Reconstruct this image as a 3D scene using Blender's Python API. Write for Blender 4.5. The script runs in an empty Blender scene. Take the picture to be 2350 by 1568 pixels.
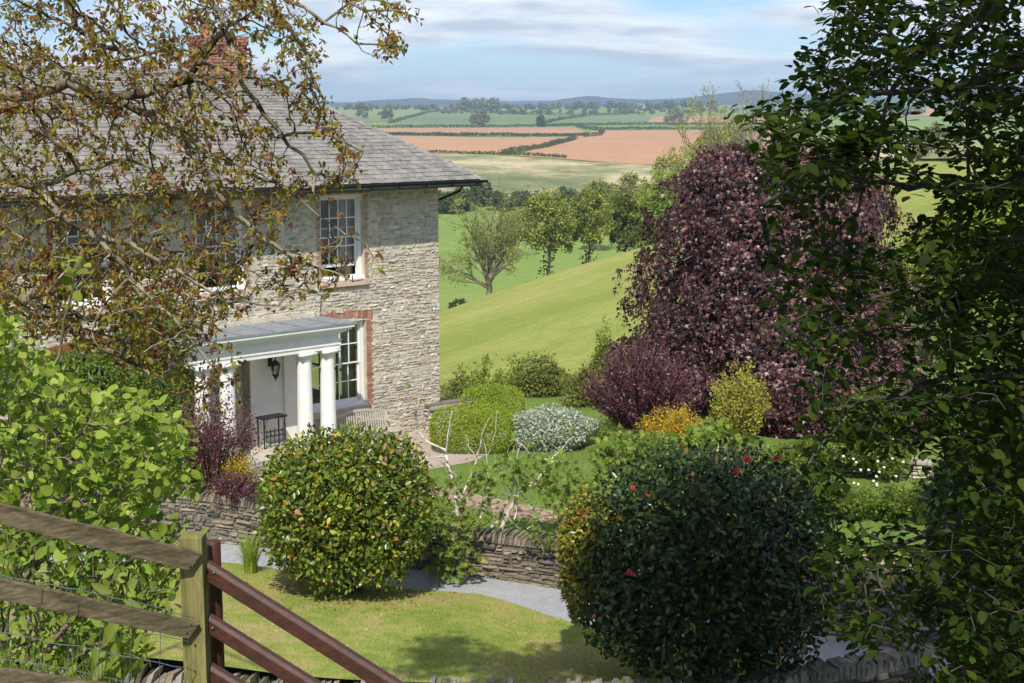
import bpy, math, random
import numpy as np
from math import radians, sin, cos, tan, atan, pi
from mathutils import Vector, Matrix

R = np.random.default_rng(7)
random.seed(7)
S = bpy.context.scene
COL = S.collection

# ---------------------------------------------------------------- camera
EYE = 8.9                      # eye height above the house forecourt
FPX, CX, CY = 3264., 1175., 784.   # survey units: photograph read at 2350 x 1568
PITCH = atan((CY - 262) / FPX)
cam = bpy.data.cameras.new('camera')
cam.sensor_width = 36
cam.lens = 36 * FPX / 2350
cam.clip_start = 0.1
cam.clip_end = 40000
co = bpy.data.objects.new('camera', cam)
COL.objects.link(co)
co.location = (0, 0, EYE)
co.rotation_euler = (pi / 2 - PITCH, 0, 0)
S.camera = co

# ---------------------------------------------------------------- world, sun, exposure
SUN_EL, SUN_AZ = radians(50), radians(184)      # azimuth clockwise from +Y
sun_vec = Vector((sin(SUN_AZ) * cos(SUN_EL), cos(SUN_AZ) * cos(SUN_EL), sin(SUN_EL)))
W = bpy.data.worlds.new('World')
S.world = W
W.use_nodes = True
nt = W.node_tree
nt.nodes.clear()


def N(t, kind, **kw):
    n = t.nodes.new(kind)
    for k, v in kw.items():
        if k == 'inp':
            for i, x in v.items():
                n.inputs[i].default_value = x
        else:
            setattr(n, k, v)
    return n


def L(t, a, b):
    t.links.new(a, b)


out = N(nt, 'ShaderNodeOutputWorld')
bg = N(nt, 'ShaderNodeBackground', inp={'Strength': 0.105})
sky = N(nt, 'ShaderNodeTexSky', sky_type='NISHITA', sun_disc=False, sun_elevation=SUN_EL,
        sun_rotation=SUN_AZ, altitude=100, air_density=1.0, dust_density=0.4, ozone_density=2.5)
tc = N(nt, 'ShaderNodeTexCoord')
sep = N(nt, 'ShaderNodeSeparateXYZ')
L(nt, tc.outputs['Generated'], sep.inputs[0])


def M(t, op, a, b=None, c=None):
    n = N(t, 'ShaderNodeMath', operation=op)
    for i, v in enumerate((a, b, c)):
        if v is None:
            continue
        if isinstance(v, (int, float)):
            n.inputs[i].default_value = v
        else:
            L(t, v, n.inputs[i])
    return n.outputs[0]


zz = M(nt, 'ADD', M(nt, 'MAXIMUM', sep.outputs[2], 0.0), 0.115)
cmb = N(nt, 'ShaderNodeCombineXYZ')
L(nt, M(nt, 'DIVIDE', sep.outputs[0], zz), cmb.inputs[0])
L(nt, M(nt, 'DIVIDE', sep.outputs[1], zz), cmb.inputs[1])
cmb.inputs[2].default_value = 3.7
n1 = N(nt, 'ShaderNodeTexNoise', inp={'Scale': 0.80, 'Detail': 9.0, 'Roughness': 0.54, 'Distortion': 0.15})
L(nt, cmb.outputs[0], n1.inputs['Vector'])
r1 = N(nt, 'ShaderNodeValToRGB')
r1.color_ramp.elements[0].position = 0.43
r1.color_ramp.elements[1].position = 0.56
L(nt, n1.outputs[0], r1.inputs[0])
# underside tone of the clouds
n2 = N(nt, 'ShaderNodeTexNoise', inp={'Scale': 1.3, 'Detail': 5.0, 'Roughness': 0.6})
L(nt, cmb.outputs[0], n2.inputs['Vector'])
ccol = N(nt, 'ShaderNodeMixRGB', inp={'Color1': (6.2, 6.7, 7.7, 1), 'Color2': (12.0, 11.9, 11.7, 1)})
# the same clouds sampled a little lower: where they thicken upwards they are sunlit, below they are grey
off_v = N(nt, 'ShaderNodeVectorMath', operation='SCALE', inp={'Scale': 1.035})
L(nt, cmb.outputs[0], off_v.inputs[0])
n3 = N(nt, 'ShaderNodeTexNoise', inp={'Scale': 0.80, 'Detail': 6.0, 'Roughness': 0.5, 'Distortion': 0.15})
L(nt, off_v.outputs[0], n3.inputs['Vector'])
lit = M(nt, 'MULTIPLY_ADD', M(nt, 'SUBTRACT', n3.outputs[0], n1.outputs[0]), 5.0, 0.5)
rr2 = N(nt, 'ShaderNodeValToRGB')
rr2.color_ramp.elements[0].position = 0.30
rr2.color_ramp.elements[1].position = 0.78
L(nt, M(nt, 'ADD', M(nt, 'MULTIPLY', lit, 0.6), M(nt, 'MULTIPLY', n2.outputs[0], 0.45)), rr2.inputs[0])
L(nt, rr2.outputs[0], ccol.inputs[0])
tint = N(nt, 'ShaderNodeMixRGB', blend_type='MULTIPLY', inp={0: 1.0, 'Color2': (0.88, 1.10, 1.42, 1)})
L(nt, sky.outputs[0], tint.inputs['Color1'])
mx = N(nt, 'ShaderNodeMixRGB')
L(nt, M(nt, 'MULTIPLY', r1.outputs[0], 0.86), mx.inputs[0])
L(nt, tint.outputs[0], mx.inputs['Color1'])
L(nt, ccol.outputs[0], mx.inputs['Color2'])
L(nt, mx.outputs[0], bg.inputs[0])
L(nt, bg.outputs[0], out.inputs[0])

sl = bpy.data.lights.new('sun', 'SUN')
sl.energy = 5.0
sl.angle = radians(0.53)
sl.color = (1.0, 0.955, 0.88)
so = bpy.data.objects.new('sun', sl)
COL.objects.link(so)
so.rotation_euler = sun_vec.to_track_quat('Z', 'Y').to_euler()

S.view_settings.view_transform = 'Standard'
S.view_settings.look = 'None'
S.view_settings.exposure = 0.0
S.view_settings.gamma = 1.0
S.view_settings.use_curve_mapping = False
S.render.engine = 'CYCLES'
S.cycles.use_denoising = True
S.cycles.denoiser = 'OPENIMAGEDENOISE'
S.cycles.max_bounces = 7
S.cycles.diffuse_bounces = 4
S.cycles.glossy_bounces = 3
S.cycles.transmission_bounces = 4
S.cycles.transparent_max_bounces = 8
S.cycles.volume_bounces = 0
S.cycles.sample_clamp_indirect = 6.0


# ---------------------------------------------------------------- survey helpers
def ray(px, py):
    u = (CY - py) / FPX
    return ((px - CX) / FPX, cos(PITCH) + sin(PITCH) * u, -sin(PITCH) + cos(PITCH) * u)


def at(px, py, y):
    r = ray(px, py)
    k = y / r[1]
    return Vector((r[0] * k, y, EYE + r[2] * k))


def on_z(px, py, z):
    r = ray(px, py)
    k = (z - EYE) / r[2]
    return Vector((r[0] * k, r[1] * k, z))


# ---------------------------------------------------------------- object helpers
def tag(o, label=None, cat=None, group=None, kind=None):
    if label:
        o['label'] = label
    if cat:
        o['category'] = cat
    if group:
        o['group'] = group
    if kind:
        o['kind'] = kind
    return o


def thing(name, label, cat, loc=(0, 0, 0), group=None):
    o = bpy.data.objects.new(name, None)
    o.empty_display_size = 0.2
    COL.objects.link(o)
    o.location = loc
    return tag(o, label, cat, group)


def link(name, me, mat=None, parent=None, loc=None):
    """link mesh data given in WORLD coordinates (or local when loc is given) under a parent that is an unrotated Empty"""
    o = bpy.data.objects.new(name, me)
    COL.objects.link(o)
    if mat is not None and len(me.materials) == 0:
        me.materials.append(mat)
    if loc is not None:
        o.location = loc
    if parent is not None:
        o.parent = parent
        w = Vector((0, 0, 0))
        p = parent
        while p is not None:
            w += Vector(p.location)
            p = p.parent
        o.location = Vector(o.location) - w
    return o


def mesh(name, V, F, col=None, smooth=False):
    """V (n,3); F list of faces or (m,k) array; col (n,3) per-vertex colour"""
    me = bpy.data.meshes.new(name)
    V = np.asarray(V, dtype=np.float32)
    if isinstance(F, np.ndarray):
        m, k = F.shape
        me.vertices.add(len(V))
        me.vertices.foreach_set('co', V.ravel())
        me.loops.add(m * k)
        me.loops.foreach_set('vertex_index', F.astype(np.int32).ravel())
        me.polygons.add(m)
        me.polygons.foreach_set('loop_start', np.arange(0, m * k, k, dtype=np.int32))
        me.update(calc_edges=True)
    else:
        me.from_pydata([tuple(v) for v in V], [], F)
        me.update()
    if col is not None:
        a = me.attributes.new('Col', 'FLOAT_COLOR', 'POINT')
        c = np.ones((len(V), 4), dtype=np.float32)
        c[:, :3] = col
        a.data.foreach_set('color', c.ravel())
    if smooth:
        me.polygons.foreach_set('use_smooth', np.ones(len(me.polygons), dtype=bool))
    return me


class MB:
    """collects simple solids into one mesh"""
    def __init__(s):
        s.V, s.F, s.C = [], [], []

    def add(s, V, F, c=(1, 1, 1)):
        b = len(s.V)
        s.V += [tuple(v) for v in V]
        s.F += [tuple(i + b for i in f) for f in F]
        s.C += [c] * len(V)
        return s

    def box(s, o, a, b, c, col=(1, 1, 1)):
        """corner o and edge vectors a, b, c"""
        o, a, b, c = map(Vector, (o, a, b, c))
        V = [o, o + a, o + a + b, o + b, o + c, o + a + c, o + a + b + c, o + b + c]
        return s.add(V, [(0, 3, 2, 1), (4, 5, 6, 7), (0, 1, 5, 4), (1, 2, 6, 5), (2, 3, 7, 6), (3, 0, 4, 7)], col)

    def abox(s, x0, x1, y0, y1, z0, z1, col=(1, 1, 1)):
        return s.box((x0, y0, z0), (x1 - x0, 0, 0), (0, y1 - y0, 0), (0, 0, z1 - z0), col)

    def bar(s, p, q, w, h=None, up=(0, 0, 1), col=(1, 1, 1)):
        """rectangular bar from p to q, width w, height h"""
        p, q = Vector(p), Vector(q)
        h = h or w
        d = (q - p).normalized()
        u = Vector(up)
        if abs(d.dot(u)) > 0.98:
            u = Vector((0, 1, 0))
        sd = d.cross(u).normalized()
        u = sd.cross(d).normalized()
        return s.box(p - sd * w / 2 - u * h / 2, sd * w, u * h, q - p, col)

    def tube(s, pts, rad, n=8, caps=True, col=(1, 1, 1)):
        pts = [Vector(p) for p in pts]
        if isinstance(rad, (int, float)):
            rad = [rad] * len(pts)
        b = len(s.V)
        for i, p in enumerate(pts):
            d = (pts[min(i + 1, len(pts) - 1)] - pts[max(i - 1, 0)]).normalized()
            u = Vector((0, 0, 1)) if abs(d.z) < 0.95 else Vector((0, 1, 0))
            a = d.cross(u).normalized()
            c = a.cross(d)
            for k in range(n):
                t = 2 * pi * k / n
                s.V.append(tuple(p + (a * cos(t) + c * sin(t)) * rad[i]))
                s.C.append(col)
        for i in range(len(pts) - 1):
            for k in range(n):
                k2 = (k + 1) % n
                s.F.append((b + i * n + k, b + i * n + k2, b + (i + 1) * n + k2, b + (i + 1) * n + k))
        if caps:
            s.F.append(tuple(b + k for k in range(n))[::-1])
            s.F.append(tuple(b + (len(pts) - 1) * n + k for k in range(n)))
        return s

    def lathe(s, c, prof, n=16, axis=None, col=(1, 1, 1)):
        """profile [(r, z)] turned about vertical through c"""
        b = len(s.V)
        c = Vector(c)
        for r, z in prof:
            for k in range(n):
                t = 2 * pi * k / n
                s.V.append((c.x + r * cos(t), c.y + r * sin(t), c.z + z))
                s.C.append(col)
        for i in range(len(prof) - 1):
            for k in range(n):
                k2 = (k + 1) % n
                s.F.append((b + i * n + k, b + i * n + k2, b + (i + 1) * n + k2, b + (i + 1) * n + k))
        s.F.append(tuple(b + k for k in range(n))[::-1])
        s.F.append(tuple(b + (len(prof) - 1) * n + k for k in range(n)))
        return s

    def build(s, name, mat=None, parent=None, smooth=False):
        me = mesh(name, s.V, s.F, np.array(s.C), smooth)
        return link(name, me, mat, parent)


# ---------------------------------------------------------------- materials
MATS = {}


def new_mat(name):
    m = bpy.data.materials.new(name)
    m.use_nodes = True
    t = m.node_tree
    t.nodes.clear()
    o = N(t, 'ShaderNodeOutputMaterial')
    return m, t, o


def noise(t, scale, detail=4, rough=0.55, vec=None, coord='Object', dist=0.0):
    n = N(t, 'ShaderNodeTexNoise', inp={'Scale': scale, 'Detail': detail, 'Roughness': rough, 'Distortion': dist})
    if vec is None:
        c = N(t, 'ShaderNodeTexCoord')
        vec = c.outputs[coord]
    L(t, vec, n.inputs['Vector'])
    return n.outputs[0]


def ramp(t, fac, stops):
    r = N(t, 'ShaderNodeValToRGB')
    e = r.color_ramp.elements
    while len(e) > 2:
        e.remove(e[-1])
    for i, (p, c) in enumerate(stops):
        if i >= 2:
            e.new(p)
        e[i].position = p
        e[i].color = (*c, 1) if len(c) == 3 else c
    L(t, fac, r.inputs[0])
    return r.outputs[0]


def geopos(t, sx=1, sy=1, sz=1):
    g = N(t, 'ShaderNodeNewGeometry')
    mp = N(t, 'ShaderNodeMapping')
    mp.inputs['Scale'].default_value = (sx, sy, sz)
    L(t, g.outputs['Position'], mp.inputs['Vector'])
    return mp.outputs[0]


def mix(t, a, b, f, mode='MIX'):
    n = N(t, 'ShaderNodeMixRGB', blend_type=mode)
    for i, v in ((0, f), (1, a), (2, b)):
        if isinstance(v, (int, float)):
            n.inputs[i].default_value = v
        elif isinstance(v, tuple):
            n.inputs[i].default_value = (*v, 1)
        else:
            L(t, v, n.inputs[i])
    return n.outputs[0]


def bump(t, h, strength=0.4, dist=0.02):
    b = N(t, 'ShaderNodeBump', inp={'Strength': strength, 'Distance': dist})
    L(t, h, b.inputs['Height'])
    return b.outputs[0]


def surface(name, col=None, rough=0.8, spec=0.3, var=0.25, vscale=8, vcol=None, bscale=30, bstr=0.3, bdist=0.01, attr=False, metal=0.0,
            vec_scale=(1, 1, 1), detail=5):
    """principled surface: base colour (or Col attribute) broken up by noise, with fine bump"""
    m, t, o = new_mat(name)
    p = N(t, 'ShaderNodeBsdfPrincipled', inp={'Roughness': rough, 'Metallic': metal})
    p.inputs['Specular IOR Level'].default_value = spec
    v = geopos(t, *vec_scale)
    f = noise(t, vscale, detail, 0.6, v)
    if attr:
        a = N(t, 'ShaderNodeAttribute', attribute_name='Col')
        base = a.outputs['Color']
        if col is not None:
            base = mix(t, base, col, 1.0, 'MULTIPLY')
    else:
        base = None
    lo = tuple(1 - var for _ in range(3))
    hi = tuple(1 + var for _ in range(3))
    k = ramp(t, f, [(0.3, lo), (0.7, hi)])
    if base is None:
        c = mix(t, k, tuple(col), 1.0, 'MULTIPLY')
    else:
        c = mix(t, k, base, 1.0, 'MULTIPLY')
    if vcol is not None:
        f2 = noise(t, vscale * 0.37, 6, 0.65, v)
        c = mix(t, c, tuple(vcol), ramp(t, f2, [(0.48, (0, 0, 0)), (0.66, (1, 1, 1))]))
    L(t, c, p.inputs['Base Color'])
    if bstr > 0:
        L(t, bump(t, noise(t, bscale, 5, 0.65, v), bstr, bdist), p.inputs['Normal'])
    L(t, p.outputs[0], o.inputs[0])
    MATS[name] = m
    return m


def leaf_mat(name, rough=0.45, spec=0.4, trans=0.35, tcol=(1.0, 1.15, 0.55), warm=(1.15, 1.0, 0.72)):
    """leaf: colour from Col attribute, light passing through"""
    m, t, o = new_mat(name)
    a = N(t, 'ShaderNodeAttribute', attribute_name='Col')
    p = N(t, 'ShaderNodeBsdfPrincipled', inp={'Roughness': rough})
    p.inputs['Specular IOR Level'].default_value = spec
    base = mix(t, a.outputs['Color'], warm, 1.0, 'MULTIPLY')
    L(t, base, p.inputs['Base Color'])
    tr = N(t, 'ShaderNodeBsdfTranslucent')
    tcn = mix(t, base, tuple(tcol), 1.0, 'MULTIPLY')
    g = N(t, 'ShaderNodeGamma', inp={1: 0.85})
    L(t, tcn, g.inputs[0])
    L(t, g.outputs[0], tr.inputs[0])
    ms = N(t, 'ShaderNodeMixShader', inp={0: trans})
    L(t, p.outputs[0], ms.inputs[1])
    L(t, tr.outputs[0], ms.inputs[2])
    L(t, ms.outputs[0], o.inputs[0])
    MATS[name] = m
    return m


surface('rubble_stone', rough=0.9, spec=0.15, var=0.30, vscale=9, bscale=26, bstr=0.7, bdist=0.02, attr=True)
surface('mortar', (0.60, 0.53, 0.41), rough=0.95, spec=0.1, var=0.25, vscale=3, bscale=22, bstr=0.9, bdist=0.03)
surface('mortar_dark', (0.21, 0.18, 0.14), rough=0.95, spec=0.1, var=0.4, vscale=4, bscale=22, bstr=0.9, bdist=0.03)
surface('slate', rough=0.62, spec=0.35, var=0.30, vscale=7, vcol=(0.30, 0.285, 0.245), bscale=30, bstr=0.5, bdist=0.012, attr=True)
surface('brick', rough=0.85, spec=0.2, var=0.22, vscale=18, bscale=60, bstr=0.5, bdist=0.006, attr=True)
surface('terracotta', (0.46, 0.17, 0.08), rough=0.8, var=0.15, vscale=6, bscale=40, bstr=0.15)
surface('white_paint', (0.80, 0.79, 0.75), rough=0.45, spec=0.4, var=0.03, vscale=4, bscale=14, bstr=0.06, bdist=0.004)
surface('limewash', (0.82, 0.80, 0.75), rough=0.8, spec=0.2, var=0.04, vscale=3, bscale=12, bstr=0.25, bdist=0.01)
surface('lead', (0.25, 0.265, 0.285), rough=0.55, spec=0.4, var=0.25, vscale=5, bscale=10, bstr=0.15)
surface('black_plastic', (0.012, 0.012, 0.012), rough=0.35, spec=0.5, var=0.1, bstr=0.0)
surface('wrought_iron', (0.014, 0.015, 0.016), rough=0.5, spec=0.5, var=0.2, bscale=50, bstr=0.1)
surface('dark_green_paint', (0.012, 0.035, 0.022), rough=0.35, spec=0.5, var=0.08, bstr=0.0)
surface('grey_paint', (0.50, 0.49, 0.43), rough=0.5, spec=0.4, var=0.04, bstr=0.0)
surface('pink_render', (0.60, 0.44, 0.34), rough=0.85, var=0.15, vscale=5, bscale=20, bstr=0.2)
surface('curtain', (0.62, 0.57, 0.47), rough=0.9, var=0.06, vscale=6, bstr=0.0)
surface('dark_room', (0.07, 0.06, 0.05), rough=0.9, var=0.1, bstr=0.0)  # room darkness put into the colour of the inner walls and floors
surface('soffit_board', (0.10, 0.08, 0.06), rough=0.8, var=0.2, bstr=0.1)
surface('teak', (0.47, 0.43, 0.355), rough=0.8, spec=0.2, var=0.25, vscale=16, bscale=40, bstr=0.3, bdist=0.004, vec_scale=(1, 1, 2.5))
surface('fence_board', (0.175, 0.138, 0.080), rough=0.8, spec=0.2, var=0.45, vscale=7, vcol=(0.085, 0.066, 0.036), bscale=40, bstr=0.35, bdist=0.004, vec_scale=(2, 6, 14))
surface('fence_post', (0.235, 0.205, 0.075), rough=0.8, spec=0.2, var=0.35, vscale=7, vcol=(0.12, 0.12, 0.035), bscale=40, bstr=0.3, bdist=0.004, vec_scale=(10, 10, 1.2))
surface('stained_timber', (0.078, 0.030, 0.020), rough=0.5, spec=0.35, var=0.35, vscale=9, vcol=(0.05, 0.025, 0.018), bscale=40, bstr=0.3, bdist=0.003, vec_scale=(3, 6, 6))
surface('wire', (0.30, 0.32, 0.34), rough=0.45, metal=0.7, var=0.2, bstr=0.0)
surface('bark', rough=0.9, spec=0.15, var=0.45, vscale=14, bscale=40, bstr=0.5, bdist=0.01, attr=True)
surface('paving', rough=0.85, spec=0.2, var=0.18, vscale=4, bscale=40, bstr=0.25, bdist=0.004, attr=True)
leaf_mat('leaf_soft', 0.55, 0.25, 0.38)
leaf_mat('leaf_shade', 0.65, 0.12, 0.42)
leaf_mat('leaf_glossy', 0.30, 0.38, 0.18)
leaf_mat('leaf_dark', 0.32, 0.5, 0.20)
leaf_mat('leaf_purple', 0.45, 0.55, 0.12, (1.25, 0.75, 0.65), (1.1, 1.0, .95))
leaf_mat('leaf_bronze', 0.5, 0.25, 0.42, (1.25, 1.05, 0.50), (1.06, 1.0, .8))
leaf_mat('leaf_silver', 0.6, 0.2, 0.25, (1, 1, 1), (1, 1, 1))
leaf_mat('leaf_far', 0.7, 0.15, 0.22)
leaf_mat('grass_blade', 0.6, 0.2, 0.30)
leaf_mat('petal', 0.5, 0.3, 0.25, (1, 1, 1), (1.0, 1.0, 1.0))


def glass_mat():
    m, t, o = new_mat('glass')
    tr = N(t, 'ShaderNodeBsdfTransparent', inp={0: (0.80, 0.84, 0.82, 1)})
    gl = N(t, 'ShaderNodeBsdfGlossy', inp={'Roughness': 0.01})
    fr = N(t, 'ShaderNodeFresnel', inp={'IOR': 1.5})
    ms = N(t, 'ShaderNodeMixShader')
    L(t, M(t, 'MINIMUM', M(t, 'MULTIPLY_ADD', fr.outputs[0], 1.7, 0.01), 1.0), ms.inputs[0])
    L(t, tr.outputs[0], ms.inputs[1])
    L(t, gl.outputs[0], ms.inputs[2])
    L(t, ms.outputs[0], o.inputs[0])
    MATS['glass'] = m


glass_mat()


def ground_mat(name, stops, scales=(0.5, 6), bscale=20, bstr=0.4, bdist=0.03, rough=0.95, fine=0.25, stretch=(1, 1, 1), fscale=40):
    """soil or turf: patchy colours by two octaves of noise plus fine speckle"""
    m, t, o = new_mat(name)
    p = N(t, 'ShaderNodeBsdfPrincipled', inp={'Roughness': rough})
    p.inputs['Specular IOR Level'].default_value = 0.1
    v = geopos(t, *stretch)
    a = noise(t, scales[0], 6, 0.6, v, dist=0.4)
    b = noise(t, scales[1], 5, 0.65, v)
    f = M(t, 'ADD', M(t, 'MULTIPLY', a, 0.6), M(t, 'MULTIPLY', b, 0.4))
    c = ramp(t, f, stops)
    k = ramp(t, noise(t, fscale, 3, 0.7, v), [(0.3, (1 - fine,) * 3), (0.7, (1 + fine,) * 3)])
    L(t, mix(t, c, k, 1.0, 'MULTIPLY'), p.inputs['Base Color'])
    L(t, bump(t, noise(t, bscale, 5, 0.7, v), bstr, bdist), p.inputs['Normal'])
    L(t, p.outputs[0], o.inputs[0])
    MATS[name] = m
    return m


ground_mat('lawn_near', [(0.42, (0.205, 0.265, 0.055)), (0.50, (0.300, 0.330, 0.085)), (0.57, (0.410, 0.335, 0.145))], (0.35, 2.5), 60, 0.6, 0.03, fscale=50)
ground_mat('lawn_fine', [(0.40, (0.110, 0.175, 0.032)), (0.60, (0.165, 0.230, 0.050))], (0.4, 3), 80, 0.4, 0.02, fscale=70)
ground_mat('slope_turf', [(0.38, (0.225, 0.270, 0.052)), (0.50, (0.290, 0.316, 0.072)), (0.62, (0.365, 0.355, 0.110))], (0.055, 0.5), 4, 0.6, 0.15, fscale=3.0, fine=0.16)
ground_mat('valley_turf', [(0.40, (0.172, 0.250, 0.048)), (0.60, (0.225, 0.297, 0.068))], (0.03, 0.3), 2, 0.3, 0.15, fscale=2.0, fine=0.12)
ground_mat('stubble', [(0.36, (0.140, 0.170, 0.065)), (0.46, (0.235, 0.235, 0.105)), (0.58, (0.520, 0.430, 0.240))], (0.030, 0.12), 1, 0.3, 0.2, fscale=0.6, fine=0.2, stretch=(0.6, .35, 1))
ground_mat('ploughed', [(0.38, (0.430, 0.238, 0.122)), (0.62, (0.500, 0.290, 0.150))], (0.004, 0.05), 0.5, 0.3, 0.2, fscale=0.4, fine=0.05)
ground_mat('far_turf', [(0.38, (0.140, 0.205, 0.070)), (0.62, (0.205, 0.255, 0.090))], (0.003, 0.03), 0.3, 0.2, 0.3, fscale=0.2, fine=0.08)
ground_mat('pale_turf', [(0.38, (0.190, 0.235, 0.065)), (0.62, (0.265, 0.290, 0.105))], (0.003, 0.03), 0.3, 0.2, 0.3, fscale=0.2, fine=0.12, stretch=(0.3, 1, 1))
ground_mat('moor', [(0.40, (0.045, 0.052, 0.040)), (0.60, (0.085, 0.075, 0.055))], (0.0008, 0.004), 0.01, 0.3, 2, fscale=0.02, fine=0.15)
ground_mat('gravel_grey', [(0.35, (0.36, 0.36, 0.37)), (0.65, (0.50, 0.50, 0.505))], (0.5, 5), 55, 1.0, 0.03, fscale=45, fine=0.42)
ground_mat('gravel_pink', [(0.35, (0.44, 0.34, 0.29)), (0.65, (0.56, 0.45, 0.39))], (0.5, 5), 55, 0.9, 0.03, fscale=45, fine=0.30)
ground_mat('hill_turf', [(0.40, (0.100, 0.150, 0.032)), (0.60, (0.170, 0.205, 0.055))], (0.5, 4), 30, 0.7, 0.05)
ground_mat('soil', [(0.35, (0.040, 0.045, 0.016)), (0.65, (0.085, 0.075, 0.035))], (0.5, 5), 20, 0.7, 0.05)

# ---------------------------------------------------------------- leaves and trees
T_ROT = {}


def template(kind):
    """leaf outline: verts (x along the leaf, y across, z) and triangles"""
    if kind == 'quad':
        V = [(0, 0, 0), (.45, .30, .07), (1, 0, 0), (.45, -.30, .07)]
        F = [(0, 2, 1), (0, 3, 2)]
    elif kind == 'oval':
        V = [(0, 0, 0), (.28, .20, .05), (.66, .19, .04), (1, 0, -.06), (.66, -.19, .04), (.28, -.20, .05), (.5, 0, -.01)]
        F = [(0, 6, 1), (1, 6, 2), (2, 6, 3), (3, 6, 4), (4, 6, 5), (5, 6, 0)]
    elif kind == 'lance':
        V = [(0, 0, 0), (.35, .15, .04), (.72, .11, .02), (1, 0, -.10), (.72, -.11, .02), (.35, -.15, .04), (.5, 0, -.01)]
        F = [(0, 6, 1), (1, 6, 2), (2, 6, 3), (3, 6, 4), (4, 6, 5), (5, 6, 0)]
    elif kind == 'round':
        V = [(0, 0, 0), (.03, .22, .03), (.28, .40, .05), (.58, .38, .05), (.80, .24, .02), (1, 0, -.06),
             (.80, -.24, .02), (.58, -.38, .05), (.28, -.40, .05), (.03, -.22, .03), (.45, 0, -.02)]
        F = [(i, 10, (i + 1) % 10) for i in range(10)]
        F = [(a, b, c) for a, b, c in F]
    elif kind == 'beech':
        V = [(0, 0, 0), (.16, .22, .03), (.50, .32, .045), (.82, .16, .01), (1, 0, -.05),
             (.82, -.16, .01), (.50, -.32, .045), (.16, -.22, .03), (.5, 0, -.015)]
        F = [(i, 8, (i + 1) % 8) for i in range(8)]
    elif kind == 'palm':
        V = [(0, 0, 0), (.10, .48, -.06), (.36, .20, .02), (.62, .50, -.08), (.60, .15, .02), (1, 0, -.08),
             (.60, -.15, .02), (.62, -.50, -.08), (.36, -.20, .02), (.10, -.48, -.06)]
        F = [(0, 2, 1), (2, 4, 3), (0, 4, 2), (0, 5, 4), (0, 6, 5), (0, 8, 6), (6, 8, 7), (0, 9, 8)]
    elif kind == 'lobe':
        V = [(0, 0, 0), (.30, .48, -.07), (.48, .17, .03), (1, 0, -.08), (.48, -.17, .03), (.30, -.48, -.07)]
        F = [(0, 2, 1), (0, 3, 2), (0, 4, 3), (0, 5, 4)]
    elif kind == 'blade':
        V = [(0, .5, 0), (0, -.5, 0), (1, 0, 0)]
        F = [(0, 1, 2)]
    return np.array(V, float), np.array(F, int)


def unit(v):
    return v / np.maximum(np.linalg.norm(v, axis=-1, keepdims=True), 1e-9)


def frames(D, Nn):
    X = unit(D)
    Z = unit(Nn - (Nn * X).sum(1, keepdims=True) * X)
    Y = np.cross(Z, X)
    return X, Y, Z


def leaves_arrays(kind, P, D, Nn, size, col, width=1.0):
    tv, tf = template(kind)
    X, Y, Z = frames(D, Nn)
    n, k = len(P), len(tv)
    sc = np.broadcast_to(np.asarray(size, float), (n,))[:, None, None]
    V = (P[:, None, :] + sc * (tv[None, :, 0:1] * X[:, None, :] + tv[None, :, 1:2] * width * Y[:, None, :] + tv[None, :, 2:3] * Z[:, None, :]))
    F = tf[None] + (np.arange(n) * k)[:, None, None]
    C = np.repeat(col, k, axis=0)
    return V.reshape(-1, 3), F.reshape(-1, 3), C


def leaves(name, mat, parent, kind, P, D, Nn, size, col, width=1.0, stuff=False):
    V, F, C = leaves_arrays(kind, P, D, Nn, size, col, width)
    o = link(name, mesh(name, V, F, C), MATS[mat], parent)
    if stuff:
        o['kind'] = 'stuff'
    return o


def palette(n, cols, w=None, jit=0.16):
    cols = np.array(cols, float)
    i = R.choice(len(cols), n, p=None if w is None else np.array(w) / np.sum(w))
    c = cols[i] * (1 + R.normal(0, jit, (n, 1)))
    return np.clip(c * (1 + R.normal(0, jit * 0.35, (n, 3))), 0.003, 0.9)


def rnd_dir(n):
    return unit(R.normal(size=(n, 3)))


def dup_leaf_parts(parent, kind, mat, P, D, Nn, size, cols, name='leaf'):
    """the leaves that show largest, one object each, sharing a handful of meshes"""
    tv, tf = template(kind)
    mes = []
    for c in cols:
        me = mesh(name, tv, tf, np.repeat(np.array([c]), len(tv), 0))
        me.materials.append(MATS[mat])
        mes.append(me)
    X, Y, Z = frames(D, Nn)
    pl = Vector(parent.location)
    for i in range(len(P)):
        o = bpy.data.objects.new(name, mes[i % len(mes)])
        m = Matrix((X[i] * size[i], Y[i] * size[i], Z[i] * size[i])).transposed().to_4x4()
        m.translation = Vector(P[i]) - pl
        o.matrix_local = m
        COL.objects.link(o)
        o.parent = parent


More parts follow.
